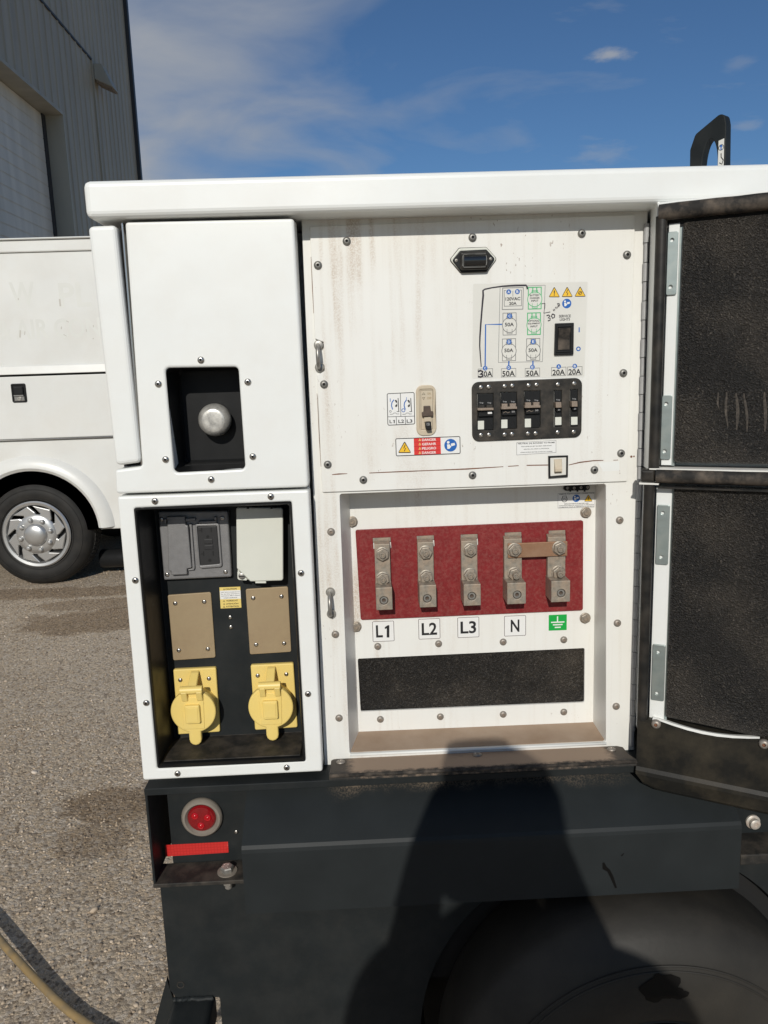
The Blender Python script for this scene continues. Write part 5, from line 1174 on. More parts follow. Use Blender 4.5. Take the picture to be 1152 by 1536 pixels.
def doors():
    UE = .62
    xk = at(972, 500, YF)[0]
    def flange(z0, z1, parent):
        m_ = MB(); a = np.array([xk-.002, YF-.006]); b = H0[:2]+DU[:2]*(-.0035)
        d = (b-a)/np.linalg.norm(b-a); n = np.array([d[1], -d[0]])*.0016
        q = [a+n, b+n, b-n, a-n]
        m_.hexa([(p[0], p[1], z0) for p in q]+[(p[0], p[1], z1) for p in q], white, .0004, 1); m_.build('hinge_flange', parent)
    def tube_u(pts, r, mt, name, parent, flat=1.0):
        m_ = MB(); m_.tube(pts, r, mt, 12); return m_.build(name, parent)
    zt = duz(1000, 330, .006)[1]; ztop = duz(1060, 318, .0)[1]
    for k, (yu, yd) in enumerate(((330, 702), (727, 1092))):
        root = bpy.data.objects.new('access_door', None); C.objects.link(root)
        z1 = duz(990, yu, 0)[1]; z0 = duz(985, yd, 0)[1]
        base = dpt(0, z0); WLOC[root.name] = Vector(base); root.parent = GEN; root.location = Vector(base)-WLOC[GEN.name]
        m_ = MB(); dprism(m_, [(-.003, z0-(.03 if k else 0)), (UE, z0-(.03 if k else 0)), (UE, z1+.022 if not k else z1), (-.003, z1+.022 if not k else z1)], -.034, -.037, white); m_.build('door_skin', root)
        flange(z0-(.022 if k else .004), z1+(.026 if not k else 0), root)
        # inner white return strip beside the seal
        us = duz(990, (yu+yd)/2, -.002)[0]
        w0, w1 = duz(996 if not k else 981, 560 if not k else 850, -.004)[0], duz(1012 if not k else 1004, 560 if not k else 850, -.004)[0]
        m_ = MB(); dprism(m_, [(w0, z0+.004), (w1, z0+.004), (w1, z1-.006), (w0, z1-.006)], -.004, -.008, white, .0008); m_.build('return_strip', root)
        m_ = MB(); dprism(m_, [(w1, z0+.003), (w1+.004, z0+.003), (w1+.004, z1-.004), (w1, z1-.004)], -.0065, -.034, zinc); m_.build('strip_edge', root)
        # hollow rubber seal down the hinge side
        uc = (duz(977 if not k else 961, 560 if not k else 850)[0]+duz(994 if not k else 980, 560 if not k else 850)[0])/2
        hw = abs(duz(994, 560)[0]-duz(977, 560)[0])/2
        m_ = MB(); n = 14; rings = []
        for z in (z0-(.002 if k else 0), z1+(.004 if not k else 0)):
            rings.append([dpt(uc+hw*math.cos(t), z, .003+hw*.85*math.sin(t)) for t in np.linspace(-.25, math.pi+.25, n)])
        m_.loft(rings, rubber, True, True, True, True); m_.build('edge_seal', root)
        # foam pad
        f0 = duz(1015 if not k else 1006, 560 if not k else 850, .0)[0]
        if not k:
            fz1 = duz(1030, 333, 0)[1]; fz0 = duz(1030, 694, 0)[1]
            fo = [(f0, fz0), (UE-.01, fz0), (UE-.01, fz1), (f0+.001, fz1)]
        else:
            fz1 = duz(1030, 728, 0)[1]; b0 = duz(1001, 1076); b1 = duz(1152, 1108)
            sl = (b1[1]-b0[1])/(b1[0]-b0[0])
            fo = [(f0, b0[1]), (UE-.01, b0[1]+sl*(UE-.01-f0)), (UE-.01, fz1), (f0, fz1)]
        m_ = MB(); dprism(m_, rpoly(fo, .004, 3), .002, -.0335, foam, .004, seg=3); m_.build('foam_pad', root)
        # zinc brackets with two holes each
        for br in ([[(1001.5, 347), (1018.5, 348), (1013.5, 443), (999.5, 442)], [(993, 593), (1008, 593), (1006, 689), (990.5, 689)]] if not k else [[(986.5, 757), (1004.5, 758), (1002.5, 846), (983, 847)], [(979, 965), (998.5, 969), (996, 1051), (977, 1050)]]):
            q = [duz(*p, -.002) for p in br]; u0 = (q[0][0]+q[3][0])/2; u1 = (q[1][0]+q[2][0])/2; za = (q[0][1]+q[1][1])/2; zb = (q[2][1]+q[3][1])/2
            um = (u0+u1)/2-.001; dz = (za-zb)*.13
            m_ = MB(); dprism(m_, rpoly([(u0, zb), (u1, zb), (u1, za), (u0, za)], .002, 2), -.0005, -.0035, zinc, .0006, holes=[circ(um, za-dz, .0026, 10), circ(um, zb+dz, .0026, 10)]); m_.build('hinge_bracket', root)
        # horizontal seals
        if not k:
            a = duz(986, 319.5, .004); zc = a[1]
            p0 = dpt(-.002, zc, .006); p1 = dpt(UE, zc, .006)
            m_ = MB(); rings = []
            for u in np.linspace(-.002, UE, 26):
                w = .0004*math.sin(u*40)+.0003*math.sin(u*120)
                rings.append([dpt(u, zc+w+.0115*math.cos(t), .004+.0105*math.sin(t)) for t in np.linspace(0, 2*math.pi, 15)[:-1]])
            m_.loft(rings, rubberdust, True, True, True, True); m_.build('top_seal', root)
            m_ = MB(); dprism(m_, [(-.004, zc+.008), (UE, zc+.008), (UE, zc+.0135), (-.004, zc+.0135)], .006, -.036, white, .001); m_.build('top_flange', root)
            m_ = MB(); dprism(m_, [(.006, zc-.020), (UE, zc-.020), (UE, zc-.0112), (.006, zc-.0112)], -.0045, -.0335, cavity); m_.build('seal_channel', root)
            # lower edge: white return and its seal
            e0 = duz(992, 703, .004)
            zc = duz(1000, 714, .006)[1]
            m_ = MB(); rings = []
            for u in np.linspace(.006, UE, 22):
                sq = 1-.22*math.exp(-((u-.105)/.006)**2)-.15*math.exp(-((u-.128)/.004)**2)
                rings.append([dpt(u, zc+.0105*math.cos(t)*sq, .008+.010*math.sin(t)*sq) for t in np.linspace(0, 2*math.pi, 15)[:-1]])
            m_.loft(rings, rubberdust, True, True, True, True); m_.build('lower_seal', root)
            m_ = MB(); dprism(m_, [(-.016, zc-.009), (.004, zc-.009), (.004, zc+.0095), (-.016, zc+.0095)], .012, -.004, rubber, .004, seg=3); m_.build('seal_end', root)
            m_ = MB(); dprism(m_, [(-.004, zc+.0095), (UE, zc+.0095), (UE, zc+.0135), (-.004, zc+.0115)], .010, -.036, dirty); m_.build('bottom_flange', root)
        else:
            zc = duz(1000, 722, .004)[1]
            m_ = MB(); dprism(m_, [(-.018, zc-.005), (.010, zc-.005), (.010, zc-.0025), (-.018, zc-.0025)], .010, -.036, dirty); dprism(m_, [(.010, zc-.010), (UE, zc-.010), (UE, zc-.0075), (.010, zc-.0075)], .012, -.036, rubber); m_.build('top_flange', root)
            # moulded black valance at the foot of the door with a pale strip above
            c0 = duz(984, 1088, .01); c1 = duz(1146, 1117, .01); sl2 = (c1[1]-c0[1])/(c1[0]-c0[0])
            def top(u):  # sagging upper edge between two fixings
                t = (u-c0[0])/(c1[0]-c0[0]); return c0[1]+sl2*(u-c0[0])+.007-.010*math.sin(math.pi*min(max(t, 0), 1))
            L_ = duz(963, 1096, .01); 
            us = [-.010]+list(np.linspace(.0, UE, 30))
            m_ = MB(); rings = []
            for u in us:
                zt_ = top(u) if u > 0 else top(0)-.002
                zf_ = duz(972, 1158, .014)[1]+(duz(1152, 1195, .014)[1]-duz(972, 1158, .014)[1])*(u-duz(972, 1158, .014)[0])/(duz(1152, 1195, .014)[0]-duz(972, 1158, .014)[0])
                zbm = zf_-.033+.020*math.exp(-max(u+.01, 0)/.010)
                rings.append([dpt(u, zt_, .006), dpt(u, zt_-.003, .011), dpt(u, zf_+.006, .013), dpt(u, zf_, .016), dpt(u, zf_-.006, .0165), dpt(u+.000, zbm+.006, .012), dpt(u, zbm, .006), dpt(u, zbm, -.030), dpt(u, zt_, -.030)])
            m_.loft(rings, valm, True, True, True, False); va = m_.build('valance', root)
            m_ = MB(); rings = []
            for u in np.linspace(.012, c1[0]-.006, 16):
                z = top(u); rings.append([dpt(u, z-.001, .0065), dpt(u, z+.0016*math.sin(math.pi*(u-.012)/(c1[0]-.018))+.0015, .002), dpt(u, z+.001, -.006), dpt(u, z-.003, -.004)])
            m_.loft(rings, dirty, True, True); m_.build('lip_strip', root)
            for px, py in ((984, 1086), (1146, 1116)):
                u, z = duz(px, py, .012); link('screw', screw_mesh(.0075, .006, dirtscrew, rust), Vector(dpt(u, z, .0105)), va, (0, 0, -TH))
    upper = bpy.data.objects['access_door']
    # pale tapering streaks laid over the upper foam
    m_ = MB()
    mt = dustfloor('pale_foam_streak', (.018, .016, .014), (.12, .10, .08), 0, .75, 220)
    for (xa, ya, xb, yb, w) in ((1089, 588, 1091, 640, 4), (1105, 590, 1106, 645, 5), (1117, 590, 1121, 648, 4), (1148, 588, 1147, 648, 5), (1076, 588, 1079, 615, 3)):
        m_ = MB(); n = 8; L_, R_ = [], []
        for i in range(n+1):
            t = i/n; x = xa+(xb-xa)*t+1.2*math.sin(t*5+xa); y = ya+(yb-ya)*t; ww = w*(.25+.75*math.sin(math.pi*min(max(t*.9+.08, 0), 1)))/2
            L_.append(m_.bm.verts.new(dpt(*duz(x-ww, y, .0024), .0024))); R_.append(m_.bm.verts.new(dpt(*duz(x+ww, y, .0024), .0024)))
        m_.bridge(L_, R_, mt, closed=False); m_.build('foam_streak', upper)
    # piano hinge between the frame and the doors
    z = at(962, 1117, YF)[1]; zt2 = at(969, 336, YF)[1]; xh = at(967, 500, YF-.003)[0]-.003; nk = 30; dz = (zt2-z)/nk
    hingem = simple('grey_painted_hinge', (.34, .34, .34), .5, var=.1, vscale=40)
    for i in range(nk):
        m2 = MB(); zz = z+i*dz; r_ = .0042 if i % 2 else .0034
        m2.lathe(xh+.001, 0, [(0, zz+.0006), (r_, zz+.0006), (r_, zz+dz-.0006), (0, zz+dz-.0006)], hingem, 10, axis='z', cy=YF-.004)
        if i < 2: o = m2.build('hinge_knuckle', GEN); ref = (ref0, o) if i else None; ref0 = o if i == 0 else ref0
        else:
            m2.bm.free(); s = ref[i % 2]; link('hinge_knuckle', s.data, WLOC[s.name]+Vector((0, 0, dz*(i-(i % 2)))), GEN)
doors()

# ---- chassis under the cabinet
def chassis():
    zt = at(300, 1177, 0)[1]+.0
    xl = at(217, 1180, 0)[0]
    # top lip under the white panels
    m_ = MB(); m_.box(xl, 2.1, -.006, .9, zt-.012, zt, black, .001, 1); m_.build('base_rail', GEN)
    # rear light bracket
    zl = at(300, 1322, -.004)[1]; xr = at(365, 1250, .05)[0]
    m_ = MB(); m_.box(xl+.020, .6, .05, .055, zl-.002, zt-.0125, black); lb = m_.build('light_bracket', GEN)
    m_ = MB(); m_.box(xl, xl+.004, -.004, .30, zl, zt-.0125, black, .0008, 1); m_.build('bracket_side', GEN)
    zb = at(300, 1292, .05)[1]
    m_ = MB(); m_.hexa([(xl+.0, -.006, zl-.007), (xr+.02, -.006, zl-.007), (xr+.02, .0495, zb-.007), (xl, .0495, zb-.007), (xl, -.006, zl), (xr+.02, -.006, zl), (xr+.02, .0495, zb), (xl, .0495, zb)], dustblack, .0012, 2); m_.build('bracket_ledge', GEN)
    c = at(303, 1226, .045); r = .0345
    m_ = MB(); m_.lathe(c[0], c[1], [(r*.98, .0498), (r*1.01, .046), (r*.98, .042), (r*.90, .039), (r*.80, .0385), (r*.76, .041), (r*.70, .043), (r*.68, .046)], greyrubber, 44); tl = m_.build('tail_light', GEN)
    m_ = MB(); q = r*.69; m_.lathe(c[0], c[1], [(q, .0465), (q, .0425), (q*.9, .0395), (q*.6, .0378), (0, .0370)], redlens, 40); m_.build('lens', tl)
    for dx, dz_ in ((-.010, .007), (.011, .003), (-.001, -.011)):
        m_ = MB(); m_.lathe(c[0]+dx, c[1]+dz_, [(.0062, .0393), (.0060, .0372), (.0048, .0362), (.0030, .0366), (.0020, .0358), (0, .0352)], reddark, 18); m_.build('diode', tl)
    m_ = MB(); p = Q([(247.5, 1267.5), (342, 1262.5), (343, 1278.5), (249, 1284.5)], .0495); m_.prism(p, .0490, .0499, tapem); rt = m_.build('reflective_tape', GEN)
    p = at(354.5, 1247.5, .05); link('rivet', S_SMALL, (p[0], .05, p[1]), GEN)
    # bolt through the ledge
    b = at(341, 1306, .018); zc = zl+(zb-zl)*.45
    m_ = MB(); m_.lathe(b[0], 0, [(.0165, zc-.001), (.0165, zc+.002), (.010, zc+.0022)], greyrubber, 24, axis='z', cy=.018)
    hx = [(b[0]+.0112*math.cos(math.pi/3*i+.3), .018+.0112*math.sin(math.pi/3*i+.3)) for i in range(6)]
    m_.loft([[(x, y, zc+.002) for x, y in hx], [(x, y, zc+.0085) for x, y in hx], [(b[0]+(x-b[0])*.85, .018+(y-.018)*.85, zc+.0105) for x, y in hx]], steel, True, True)
    hx = [(b[0]+.0105*math.cos(math.pi/3*i), .018+.0105*math.sin(math.pi/3*i)) for i in range(6)]
    m_.loft([[(x, y, zc-.020) for x, y in hx], [(x, y, zc-.008) for x, y in hx]], steel, True, True)
    m_.lathe(b[0], 0, [(.0062, zc-.018), (.0062, zc-.029), (.0045, zc-.031), (0, zc-.031)], steel, 14, axis='z', cy=.018); m_.build('hex_bolt', GEN)
    # folded guard sheet over the wheel
    a = at(372, 1181, .035); f_ = at(362, 1275, -.062); g_ = at(366, 1372, -.062); e = at(1113, 1241, -.062)
    xL = (a[0]+f_[0])/2; xR = e[0]; zf = (f_[1]+e[1])/2; zbm = (g_[1]+at(1110, 1331, -.062)[1])/2
    m_ = MB()
    pf = [(.038, zt-.0135), (.034, zt-.0165)]+[(-.062+.006*math.cos(t)-.0, zf+.0005+.006*math.sin(t)) for t in ()]
    prof = [(.040, zt-.0135), (-.052, zf+.0095), (-.0575, zf+.006), (-.0610, zf+.001), (-.062, zf-.005), (-.0625, zbm)]
    th = .003; inner = [(y+th, z-th*.6) for y, z in prof]; inner[-1] = (prof[-1][0]+th, zbm)
    ring = prof+inner[::-1]
    m_.loft([[(xL, y, z) for y, z in ring], [(xR, y, z) for y, z in ring]], guardm, True, True, True, False); gs = m_.build('guard_sheet', GEN)
    m_ = MB()
    for x in (xL, xR-.003): m_.loft([[(x, .036, zt-.017), (x, -.058, zf), (x, -.059, zbm+.002), (x, .036, zbm+.002)], [(x+.003, .036, zt-.017), (x+.003, -.058, zf), (x+.003, -.059, zbm+.002), (x+.003, .036, zbm+.002)]], black, True, True)
    m_.build('guard_end', GEN)
    # lower skirt with the wheel opening
    TX, TZ, TR, TY = at(975, 1352, -.09)[0], .327, .327, -.13
    xs = at(241, 1340, .035)[0]; zb2 = at(256, 1500, .035)[1]; rw = TR+.030
    ys = .035
    zs = zl-.0085
    arc = [(TX+rw*math.cos(t), TZ+rw*math.sin(t)) for t in np.linspace(math.pi-.0, 0, 40)]
    zlow = .16
    out = [(xs, zs), (xs, zb2+.02), (xs+.012, zb2), (at(330, 1500, .035)[0], zb2), (at(330, 1500, .035)[0], zlow), (TX-rw, zlow)]+arc+[(TX+rw, zlow), (1.6, zlow), (1.6, zt-.02), (xr+.03, zt-.02), (xr+.03, zs)]
    m_ = MB(); m_.prism(rpoly(out, .003, 2), ys, ys+.004, black, .0008, seg=1); m_.build('side_skirt', GEN)
    m_ = MB(); m_.box(TX-.5, TX+.6, .24, .25, .05, .80, cavity)
    rg = []
    for y in (ys+.004, .24): rg.append([(TX+rw*math.cos(t), y, TZ+rw*math.sin(t)) for t in np.linspace(math.pi+.3, -.3, 40)])
    m_.loft(rg, cavity, closed=False); m_.build('wheel_well', GEN)
    m_ = MB(); m_.box(xl+.06, 1.9, .06, .9, .42, zt-.013, cavity); m_.build('frame_rails', GEN)
    # gusset and square tube at the bottom left
    m_ = MB(); p = Q([(251, 1465), (262, 1500), (268, 1640), (205, 1640)], .06); m_.prism(p, .055, .062, black, .0006, seg=1); m_.build('gusset', GEN)
    t0 = at(257, 1503, .03); t1 = at(316, 1500, .03); yb_ = -.10
    sq = rpoly([(t0[0], t0[1]-.062), (t1[0]+.004, t0[1]-.062), (t1[0]+.004, t0[1]-.001), (t0[0], t0[1]-.001)], .010, 5)
    sqi = rpoly([(t0[0]+.006, t0[1]-.056), (t1[0]-.002, t0[1]-.056), (t1[0]-.002, t0[1]-.007), (t0[0]+.006, t0[1]-.007)], .006, 5)
    m_ = MB(); m_.prism(sq, yb_+.06, .05, black, .001, holes=[sqi], seg=1, back=False); m_.build('square_tube', GEN)
    m_ = MB(); pts = [(t0[0]+.004+(t1[0]-t0[0])*i/24, .033+random.uniform(-.0008, .0008), t0[1]+.0015+random.uniform(-.0006, .0006)) for i in range(25)]; m_.tube(pts, [.0042+random.uniform(-.0007, .0007) for _ in pts], black, 8); m_.build('weld_bead', GEN)
    p = at(271, 1477, ys); m_ = MB(); m_.lathe(p[0], p[1], [(.0068, ys+.0005), (.0068, ys-.0008), (.005, ys-.001), (.0045, ys+.0003), (0, ys+.0003)], dustblack, 16, mts=[dustblack]*3+[cavity]*2); m_.build('drain_plug', GEN)
    # right hand step with a bolt
    p0 = at(1113, 1250, .0); zr = at(1135, 1262, -.03)[1]
    m_ = MB(); m_.box(xR+.003, 1.5, -.058, .034, zr-.022, zr-.004, dustblack, .002); m_.build('step_ledge', GEN)
    m_ = MB(); m_.box(xR-.05, 1.5, .0, .034, zr-.004, zt-.02, black); m_.build('step_back', GEN)
    p = at(1134, 1238, -.012)
    m_ = MB(); m_.lathe(p[0], p[1], [(.012, .0), (.012, -.003), (.0105, -.004), (.0085, -.0045), (.0085, -.011), (.0065, -.0125), (.004, -.0125), (.003, -.011), (0, -.011)], simple('pale_bolt', (.55, .52, .47), .5, metal=.3, var=.25, vscale=160, dust=((.40, .20, .10), .5, 90)), 20); m_.build('bolt', GEN)
    # tyre and wheel
    wh = bpy.data.objects.new('wheel', None); C.objects.link(wh); WLOC[wh.name] = Vector((TX, TY+.1, TZ)); wh.parent = GEN; wh.location = WLOC[wh.name]-WLOC[GEN.name]
    rr = .150
    prof = [(rr-.012, TY+.04), (rr, TY+.02), (rr+.008, TY+.004), (rr+.018, TY-.008), (rr+.035, TY-.0135), (rr+.075, TY-.017), (rr+.115, TY-.012), (rr+.138, TY-.001), (rr+.150, TY+.008), (rr+.155, TY+.012), (rr+.162, TY+.020), (TR-.006, TY+.032), (TR-.001, TY+.046), (TR, TY+.062), (TR, TY+.16), (TR-.01, TY+.185), (TR-.06, TY+.21), (rr, TY+.2)]
    m_ = MB(); m_.lathe(TX, TZ, prof, tyre_d, 128)
    for r_, y_ in ((rr+.020, TY-.0085), (rr+.112, TY-.0128), (rr+.120, TY-.0110)): m_.tube([(TX+r_*math.cos(a), y_, TZ+r_*math.sin(a)) for a in np.linspace(0, 2*math.pi, 121)], .0016, tyre_d, 6, False)
    m_.build('tyre', wh)
    m_ = MB(); m_.lathe(TX, TZ, [(rr+.004, TY+.03), (rr+.004, TY+.002), (rr-.004, TY-.003), (rr-.012, TY+.004), (rr-.016, TY+.05), (.10, TY+.055), (.06, TY+.02), (0, TY+.02)], simple('black_wheel_rim', (.02, .02, .02), .4, var=.1), 64); m_.build('rim', wh)
    # wet patch and streaks on the sidewall
    def ysurf(r_): 
        for (ra, ya), (rb, yb_) in zip(prof, prof[1:]):
            if ra <= r_ <= rb: return ya+(yb_-ya)*(r_-ra)/(rb-ra)
        return TY
    m_ = MB()
    def blot(px, py, rx, rz, seed, n=26):
        p = at(px, py, TY-.014); rs = random.Random(seed); ph = [rs.uniform(0, 6) for _ in range(4)]
        def S(x, z): r_ = math.hypot(x-TX, z-TZ); return (x, ysurf(r_)-.0018, z)
        m_ = MB(); c0 = m_.bm.verts.new(S(*p)); rings = []
        for kk in (.12, .25, .4, .55, .7, .85, 1):
            rg_ = []
            for i in range(n):
                t = 2*math.pi*i/n; w = kk*(1+.16*math.sin(2*t+ph[0])+.10*math.sin(5*t+ph[1])+.06*math.sin(9*t+ph[2])); rg_.append(m_.bm.verts.new(S(p[0]+rx*w*math.cos(t), p[1]+rz*w*math.sin(t))))
            rings.append(rg_)
        for i in range(n): m_.face((c0, rings[0][i], rings[0][(i+1) % n]), wet, True)
        for a_, b_ in zip(rings, rings[1:]): m_.bridge(a_, b_, wet, True)
        m_.build('wet_mark', wh)
    for args in ((990, 1480, .027, .024, 1), (1012, 1487, .018, .010, 9)): blot(*args)
    # water run on the guard sheet
    m_ = MB(); d = Draw(m_, -.0628)
    d.line([(905, 1294), (907, 1302), (913, 1306), (918, 1316), (924, 1332)], [3, 7, 5, 5, 3], wet); d.line([(936, 1280), (932, 1284)], [1, 2], wet)
    m_.build('water_run', GEN, recalc=False)
def guard_mat():
    mt = simple('dust_washed_black_sheet', (.0180, .0212, .0224), .5, spec=.2, bump=.12, bscale=1300, var=.12, vscale=14); nt = mt.node_tree; N = nt.nodes; L = nt.links; b = N['Principled BSDF']
    src = b.inputs['Base Color'].links[0].from_socket
    tc = N.new('ShaderNodeTexCoord'); sp = N.new('ShaderNodeSeparateXYZ'); L.new(tc.outputs['Object'], sp.inputs[0])
    n = N.new('ShaderNodeTexNoise'); n.inputs['Scale'].default_value = 22; n.inputs['Detail'].default_value = 6; L.new(tc.outputs['Object'], n.inputs['Vector'])
    g = N.new('ShaderNodeTexNoise'); g.inputs['Scale'].default_value = 380; g.inputs['Detail'].default_value = 3; L.new(tc.outputs['Object'], g.inputs['Vector'])
    def mr(x, a, c, lo, hi):
        r = N.new('ShaderNodeMapRange'); r.interpolation_type = 'SMOOTHSTEP'; r.inputs['From Min'].default_value = a; r.inputs['From Max'].default_value = c; r.inputs['To Min'].default_value = lo; r.inputs['To Max'].default_value = hi; L.new(x, r.inputs[0]); return r.outputs[0]
    def mm(op, a, c):
        q = N.new('ShaderNodeMath'); q.operation = op; L.new(a, q.inputs[0]); L.new(c, q.inputs[1]); return q.outputs[0]
    k = N.new('ShaderNodeValue'); k.outputs[0].default_value = .05
    y = mm('ADD', sp.outputs['Y'], mm('MULTIPLY', n.outputs['Fac'], k.outputs[0]))   # dust fallen from the sill lies along the upper edge
    f = mm('MULTIPLY', mr(y, .035, .060, 0, 1), mr(sp.outputs['X'], -.27, -.22, 0, 1)); f = mm('MULTIPLY', f, mr(sp.outputs['X'], .08, .26, 1, .1)); f = mm('MULTIPLY', f, mr(g.outputs['Fac'], .42, .62, .1, .8))
    q = N.new('ShaderNodeMix'); q.data_type = 'RGBA'; L.new(f, q.inputs['Factor']); L.new(src, q.inputs[6]); q.inputs[7].default_value = (.17, .135, .10, 1); L.new(q.outputs[2], b.inputs['Base Color']); return mt
guardm = guard_mat()
def tape_mat():
    mt, nt, b = new_mat('red_reflective_tape'); N = nt.nodes; L = nt.links; b.inputs['Roughness'].default_value = .25; b.inputs['Coat Weight'].default_value = .4
    tc = N.new('ShaderNodeTexCoord'); mp = N.new('ShaderNodeMapping'); mp.inputs['Rotation'].default_value = (R(90), 0, 0); L.new(tc.outputs['Object'], mp.inputs[0])
    v = N.new('ShaderNodeTexVoronoi'); v.inputs['Scale'].default_value = 190; v.inputs['Randomness'].default_value = .15; v.feature = 'DISTANCE_TO_EDGE'; L.new(mp.outputs[0], v.inputs['Vector'])
    r = N.new('ShaderNodeMapRange'); r.inputs['From Max'].default_value = .12; L.new(v.outputs['Distance'], r.inputs[0])
    q = N.new('ShaderNodeMix'); q.data_type = 'RGBA'; q.inputs[6].default_value = (.40, .016, .014, 1); q.inputs[7].default_value = (.56, .028, .024, 1); L.new(r.outputs[0], q.inputs['Factor']); L.new(q.outputs[2], b.inputs['Base Color']); return mt
tapem = tape_mat()
chassis()

# ---- lifting eye on the roof
def lifting_eye():
    a = R(52); Y = .62; p0 = at(1099, 248, Y); ca, sa = math.cos(a), math.sin(a)
    sc = 1/(ca+sa*.35)
    def loc(px, py):
        x, z = at(px, py, Y); return ((x-p0[0])*1.085, z)
    zb = at(1096, 262, Y)[1]-.05
    pts = [loc(1037, 262), loc(1037, 210), loc(1045, 187), loc(1081, 164.5), loc(1088, 168), loc(1090, 182), loc(1090, 262)]
    pts[0] = (pts[0][0], zb); pts[-1] = (pts[-1][0], zb)
    hc = loc(1066, 244); hr = (loc(1076.5, 244)[0]-loc(1055, 244)[0])/2
    m_ = MB(); m_.prism(rpoly(pts, .014, 4), 0, .022, black, .002, holes=[[(hc[0]+hr*1.05*math.cos(t), hc[1]+.060*math.sin(t)) for t in np.linspace(0, 2*math.pi, 33)[:-1]]], seg=2)
    o = pts[-1]
    for v in m_.bm.verts:
        x, y, z = v.co; v.co = (p0[0]+(x)*ca*1.0+y*sa, Y-(x)*sa*.0-x*sa+y*ca, z)
    le = m_.build('lifting_eye', GEN)
    m_ = MB(); q = [loc(1079.5, 206), loc(1087.5, 204), loc(1086.5, 249), loc(1078, 250)]
    d = Draw(m_, -.0004, fn=lambda x, y: (x, y)); d.p = lambda x, y: loc(x, y); d.sc = lambda x, y: (.0016, .0016)
    m_.sheet(q, -.0003, decalpale); d.circle(1083, 217, 4, .8, ink); d.line([(1083, 214), (1083, 221)], 1.6, blue); d.poly([(1080.5, 216), (1085.5, 216), (1083, 212)], blue); d.line([(1083, 226), (1083, 232), (1086, 237), (1084, 243), (1080.5, 240)], 1.3, ink)
    for v in m_.bm.verts:
        x, y, z = v.co; v.co = (p0[0]+x*ca+y*sa, Y-x*sa+y*ca, z)
    m_.build('hoist_sticker', le, recalc=False)
lifting_eye()

# ------------------------------------------------------------------ hose on the ground
def hose():
    P = [(-60, 1330), (-25, 1372), (0, 1405), (30, 1437), (62, 1468), (100, 1502), (140, 1530), (190, 1562), (250, 1598)]
    pts = []
    r = .0098
    for x, y in P: q = atg(x, y, .035); pts.append(Vector(q))
    out = []
    for i in range(len(pts)-1):
        p0, p1, p2, p3 = pts[max(i-1, 0)], pts[i], pts[i+1], pts[min(i+2, len(pts)-1)]
        for k in range(8):
            t = k/8; q = .5*((2*p1)+(p2-p0)*t+(2*p0-5*p1+4*p2-p3)*t*t+(3*p1-p0-3*p2+p3)*t**3); q.z = .017+.006*math.sin(i*.9+t*.9); out.append(q)
    m_ = MB(); m_.tube(out, r, hosem, 16); o = m_.build('hose'); tag(o, 'weathered tan hose curving across the gravel at the lower left', 'hose')
hose()

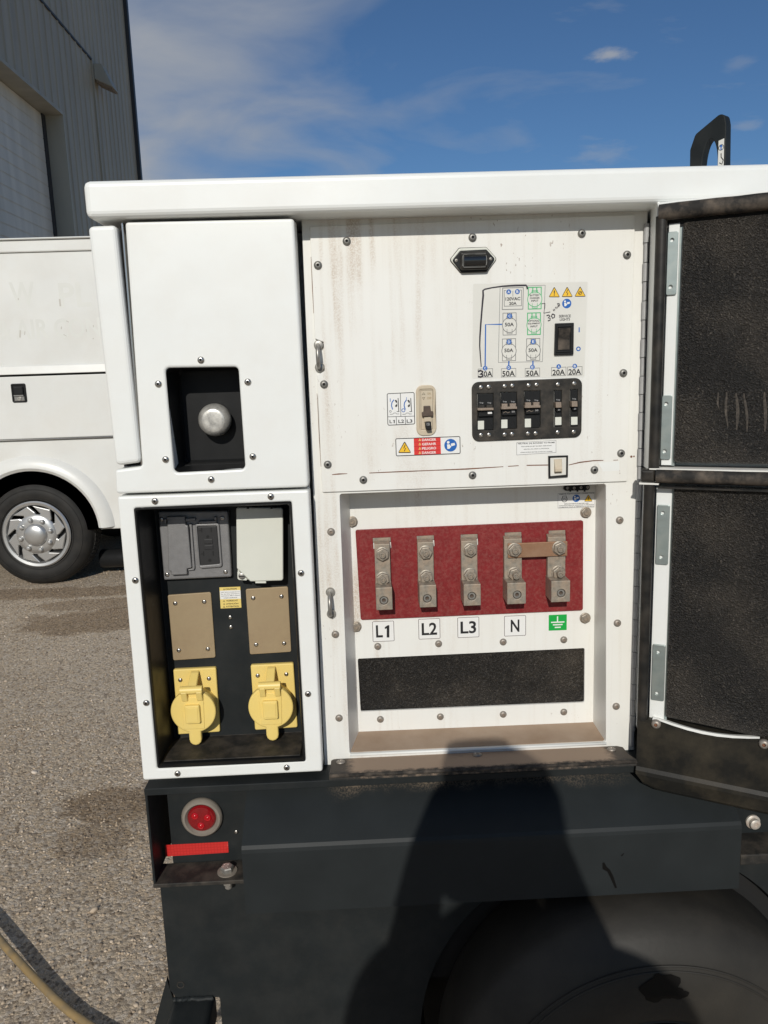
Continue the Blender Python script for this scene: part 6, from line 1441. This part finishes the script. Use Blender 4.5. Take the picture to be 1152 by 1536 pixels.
# ------------------------------------------------------------------ the person taking the picture, standing behind the camera
def person():
    root = empty('person', (-.03, -1.64, 0), 'person in dark shirt and jeans, holding a phone up before the open panel', 'person')
    J = {'pelvis': ((-.03, -1.66, .96), (.155, .115)), 'waist': ((-.03, -1.655, 1.10), (.185, .12)), 'chest': ((-.03, -1.645, 1.27), (.195, .13)), 'upper': ((-.03, -1.63, 1.385), (.120, .085)),
         'neck': ((-.03, -1.61, 1.475), (.055, .055)), 'jaw': ((-.03, -1.585, 1.545), (.062, .068)), 'head': ((-.03, -1.59, 1.625), (.080, .092)), 'crown': ((-.03, -1.60, 1.69), (.055, .060)),
         'shL': ((-.222, -1.625, 1.345), (.074, .070)), 'arL': ((-.262, -1.60, 1.22), (.066, .064)), 'elL': ((-.205, -1.43, 1.10), (.056, .054)), 'wrL': ((-.088, -1.250, 1.40), (.036, .034)), 'haL': ((-.054, -1.198, 1.482), (.030, .018)),
         'shR': ((.178, -1.625, 1.345), (.074, .070)), 'arR': ((.240, -1.60, 1.22), (.066, .064)), 'elR': ((.205, -1.43, 1.09), (.056, .054)), 'wrR': ((.094, -1.250, 1.40), (.036, .034)), 'haR': ((.058, -1.198, 1.482), (.030, .018)),
         'hiL': ((-.125, -1.66, .88), (.095, .095)), 'knL': ((-.14, -1.65, .49), (.058, .062)), 'anL': ((-.15, -1.68, .10), (.042, .045)), 'toL': ((-.165, -1.52, .035), (.038, .03)),
         'hiR': ((.065, -1.66, .88), (.095, .095)), 'knR': ((.09, -1.65, .49), (.058, .062)), 'anR': ((.10, -1.68, .10), (.042, .045)), 'toR': ((.12, -1.52, .035), (.038, .03))}
    E_ = [('pelvis', 'waist'), ('waist', 'chest'), ('chest', 'upper'), ('upper', 'neck'), ('neck', 'jaw'), ('jaw', 'head'), ('head', 'crown')]
    for s in 'LR': E_ += [('upper', 'sh'+s), ('sh'+s, 'ar'+s), ('ar'+s, 'el'+s), ('el'+s, 'wr'+s), ('wr'+s, 'ha'+s), ('pelvis', 'hi'+s), ('hi'+s, 'kn'+s), ('kn'+s, 'an'+s), ('an'+s, 'to'+s)]
    names = list(J); idx = {n: i for i, n in enumerate(names)}
    me = bpy.data.meshes.new('body'); me.from_pydata([J[n][0] for n in names], [(idx[a], idx[b]) for a, b in E_], [])
    o = bpy.data.objects.new('body', me); C.objects.link(o)
    sk = o.modifiers.new('skin', 'SKIN'); sk.use_smooth_shade = True
    if not me.skin_vertices: me.attributes.new('skin', 'FLOAT', 'POINT')
    for n in names: me.skin_vertices[0].data[idx[n]].radius = J[n][1]
    me.skin_vertices[0].data[0].use_root = True
    ss = o.modifiers.new('sub', 'SUBSURF'); ss.levels = 2; ss.render_levels = 2
    dg = bpy.context.evaluated_depsgraph_get(); bm_ = bpy.data.meshes.new_from_object(o.evaluated_get(dg))
    bpy.data.objects.remove(o)
    mb = MB(); mb.bm.from_mesh(bm_)
    for q in (cloth, denim, skin, blackpl): mb.mi(q)
    for f in mb.bm.faces:
        c = f.calc_center_median(); f.smooth = True
        if c.z < .085: k = 3
        elif c.z < .99: k = 1
        elif c.z > 1.455 or (c.y > -1.25): k = 2
        else: k = 0
        f.material_index = k
    # five fingers on each hand closing round the phone, thumbs on its near face
    for s, sx in (('L', -1), ('R', 1)):
        hx, hy, hz = J['ha'+s][0]
        for i, (ln, dz) in enumerate(((.052, .030), (.058, .011), (.054, -.008), (.044, -.026))):
            x0 = sx*.050; pts = [(hx, hy+.002, hz+dz*.8), (sx*.047, -1.178, hz+dz+.010), (sx*.046, -1.164, hz+dz+.013), (sx*(.046-ln*.32), -1.1565, hz+dz+.014)]
            mb.tube(pts, [.010, .0085, .0078, .0062], skin, 8)
        mb.tube([(hx, hy-.004, hz-.02), (sx*.05, -1.200, hz+.012), (sx*.034, -1.190, hz+.032), (sx*.020, -1.1855, hz+.044)], [.013, .0105, .0095, .0075], skin, 8)
    hd = Vector(J['head'][0])
    mb.tube([hd+Vector((0, .085, .012)), hd+Vector((0, .105, -.018)), hd+Vector((0, .088, -.030))], [.008, .014, .010], skin, 8)
    for sx in (-1, 1):
        mb.tube([hd+Vector((sx*.080, -.01, .02)), hd+Vector((sx*.090, -.015, -.005)), hd+Vector((sx*.080, -.01, -.035))], [.012, .014, .008], skin, 8)
        mb.lathe(hd.x+sx*.031, hd.z+.008, [(.010, hd.y+.083), (.009, hd.y+.092), (0, hd.y+.094)], decalwhite, 10); mb.lathe(hd.x+sx*.031, hd.z+.008, [(.0045, hd.y+.0935), (0, hd.y+.0952)], brown, 8)
    mb.box(hd.x-.022, hd.x+.022, hd.y+.078, hd.y+.090, hd.z-.060, hd.z-.052, reddark if False else brown, .003)
    mb.build('body', root)
    m_ = MB(); n = 22; rings = []
    for z, rx, ry in ((-.118, .092, .070), (-.09, .106, .090), (-.05, .108, .104), (.0, .104, .112), (.04, .100, .110), (.08, .082, .092), (.105, .055, .064), (.118, .02, .024)):
        rg = []
        for i in range(n):
            t = 2*math.pi*i/n; fr = math.sin(t)   # open towards the face below the brow
            yy = ry*fr
            if z < .02 and fr > .1: yy = min(yy, ry*.1)
            rg.append((hd.x+rx*math.cos(t), hd.y-.012+yy, hd.z+z))
        rings.append(rg)
    m_.loft(rings, hairm, True, True, True, True); m_.build('hair', root)
    ph = MB(); ph.hexa([(-.039, -1.176, 1.375), (.039, -1.176, 1.375), (.039, -1.1665, 1.375), (-.039, -1.1665, 1.375), (-.039, -1.176, 1.540), (.039, -1.176, 1.540), (.039, -1.1665, 1.540), (-.039, -1.1665, 1.540)], blackpl, .004, 2)
    pr = empty('phone', (0, -1.171, 1.362), 'black smartphone held upright in both hands of the person', 'phone'); ph.build('case', pr)
    m_ = MB(); m_.lathe(0, 1.5, [(.009, -1.1666), (.009, -1.164), (.006, -1.164), (0, -1.1645)], glass_d, 18); m_.build('lens', pr)
    m_ = MB(); m_.box(-.036, .036, -1.1766, -1.1762, 1.368, 1.516, glass_d); m_.build('screen', pr)
person()
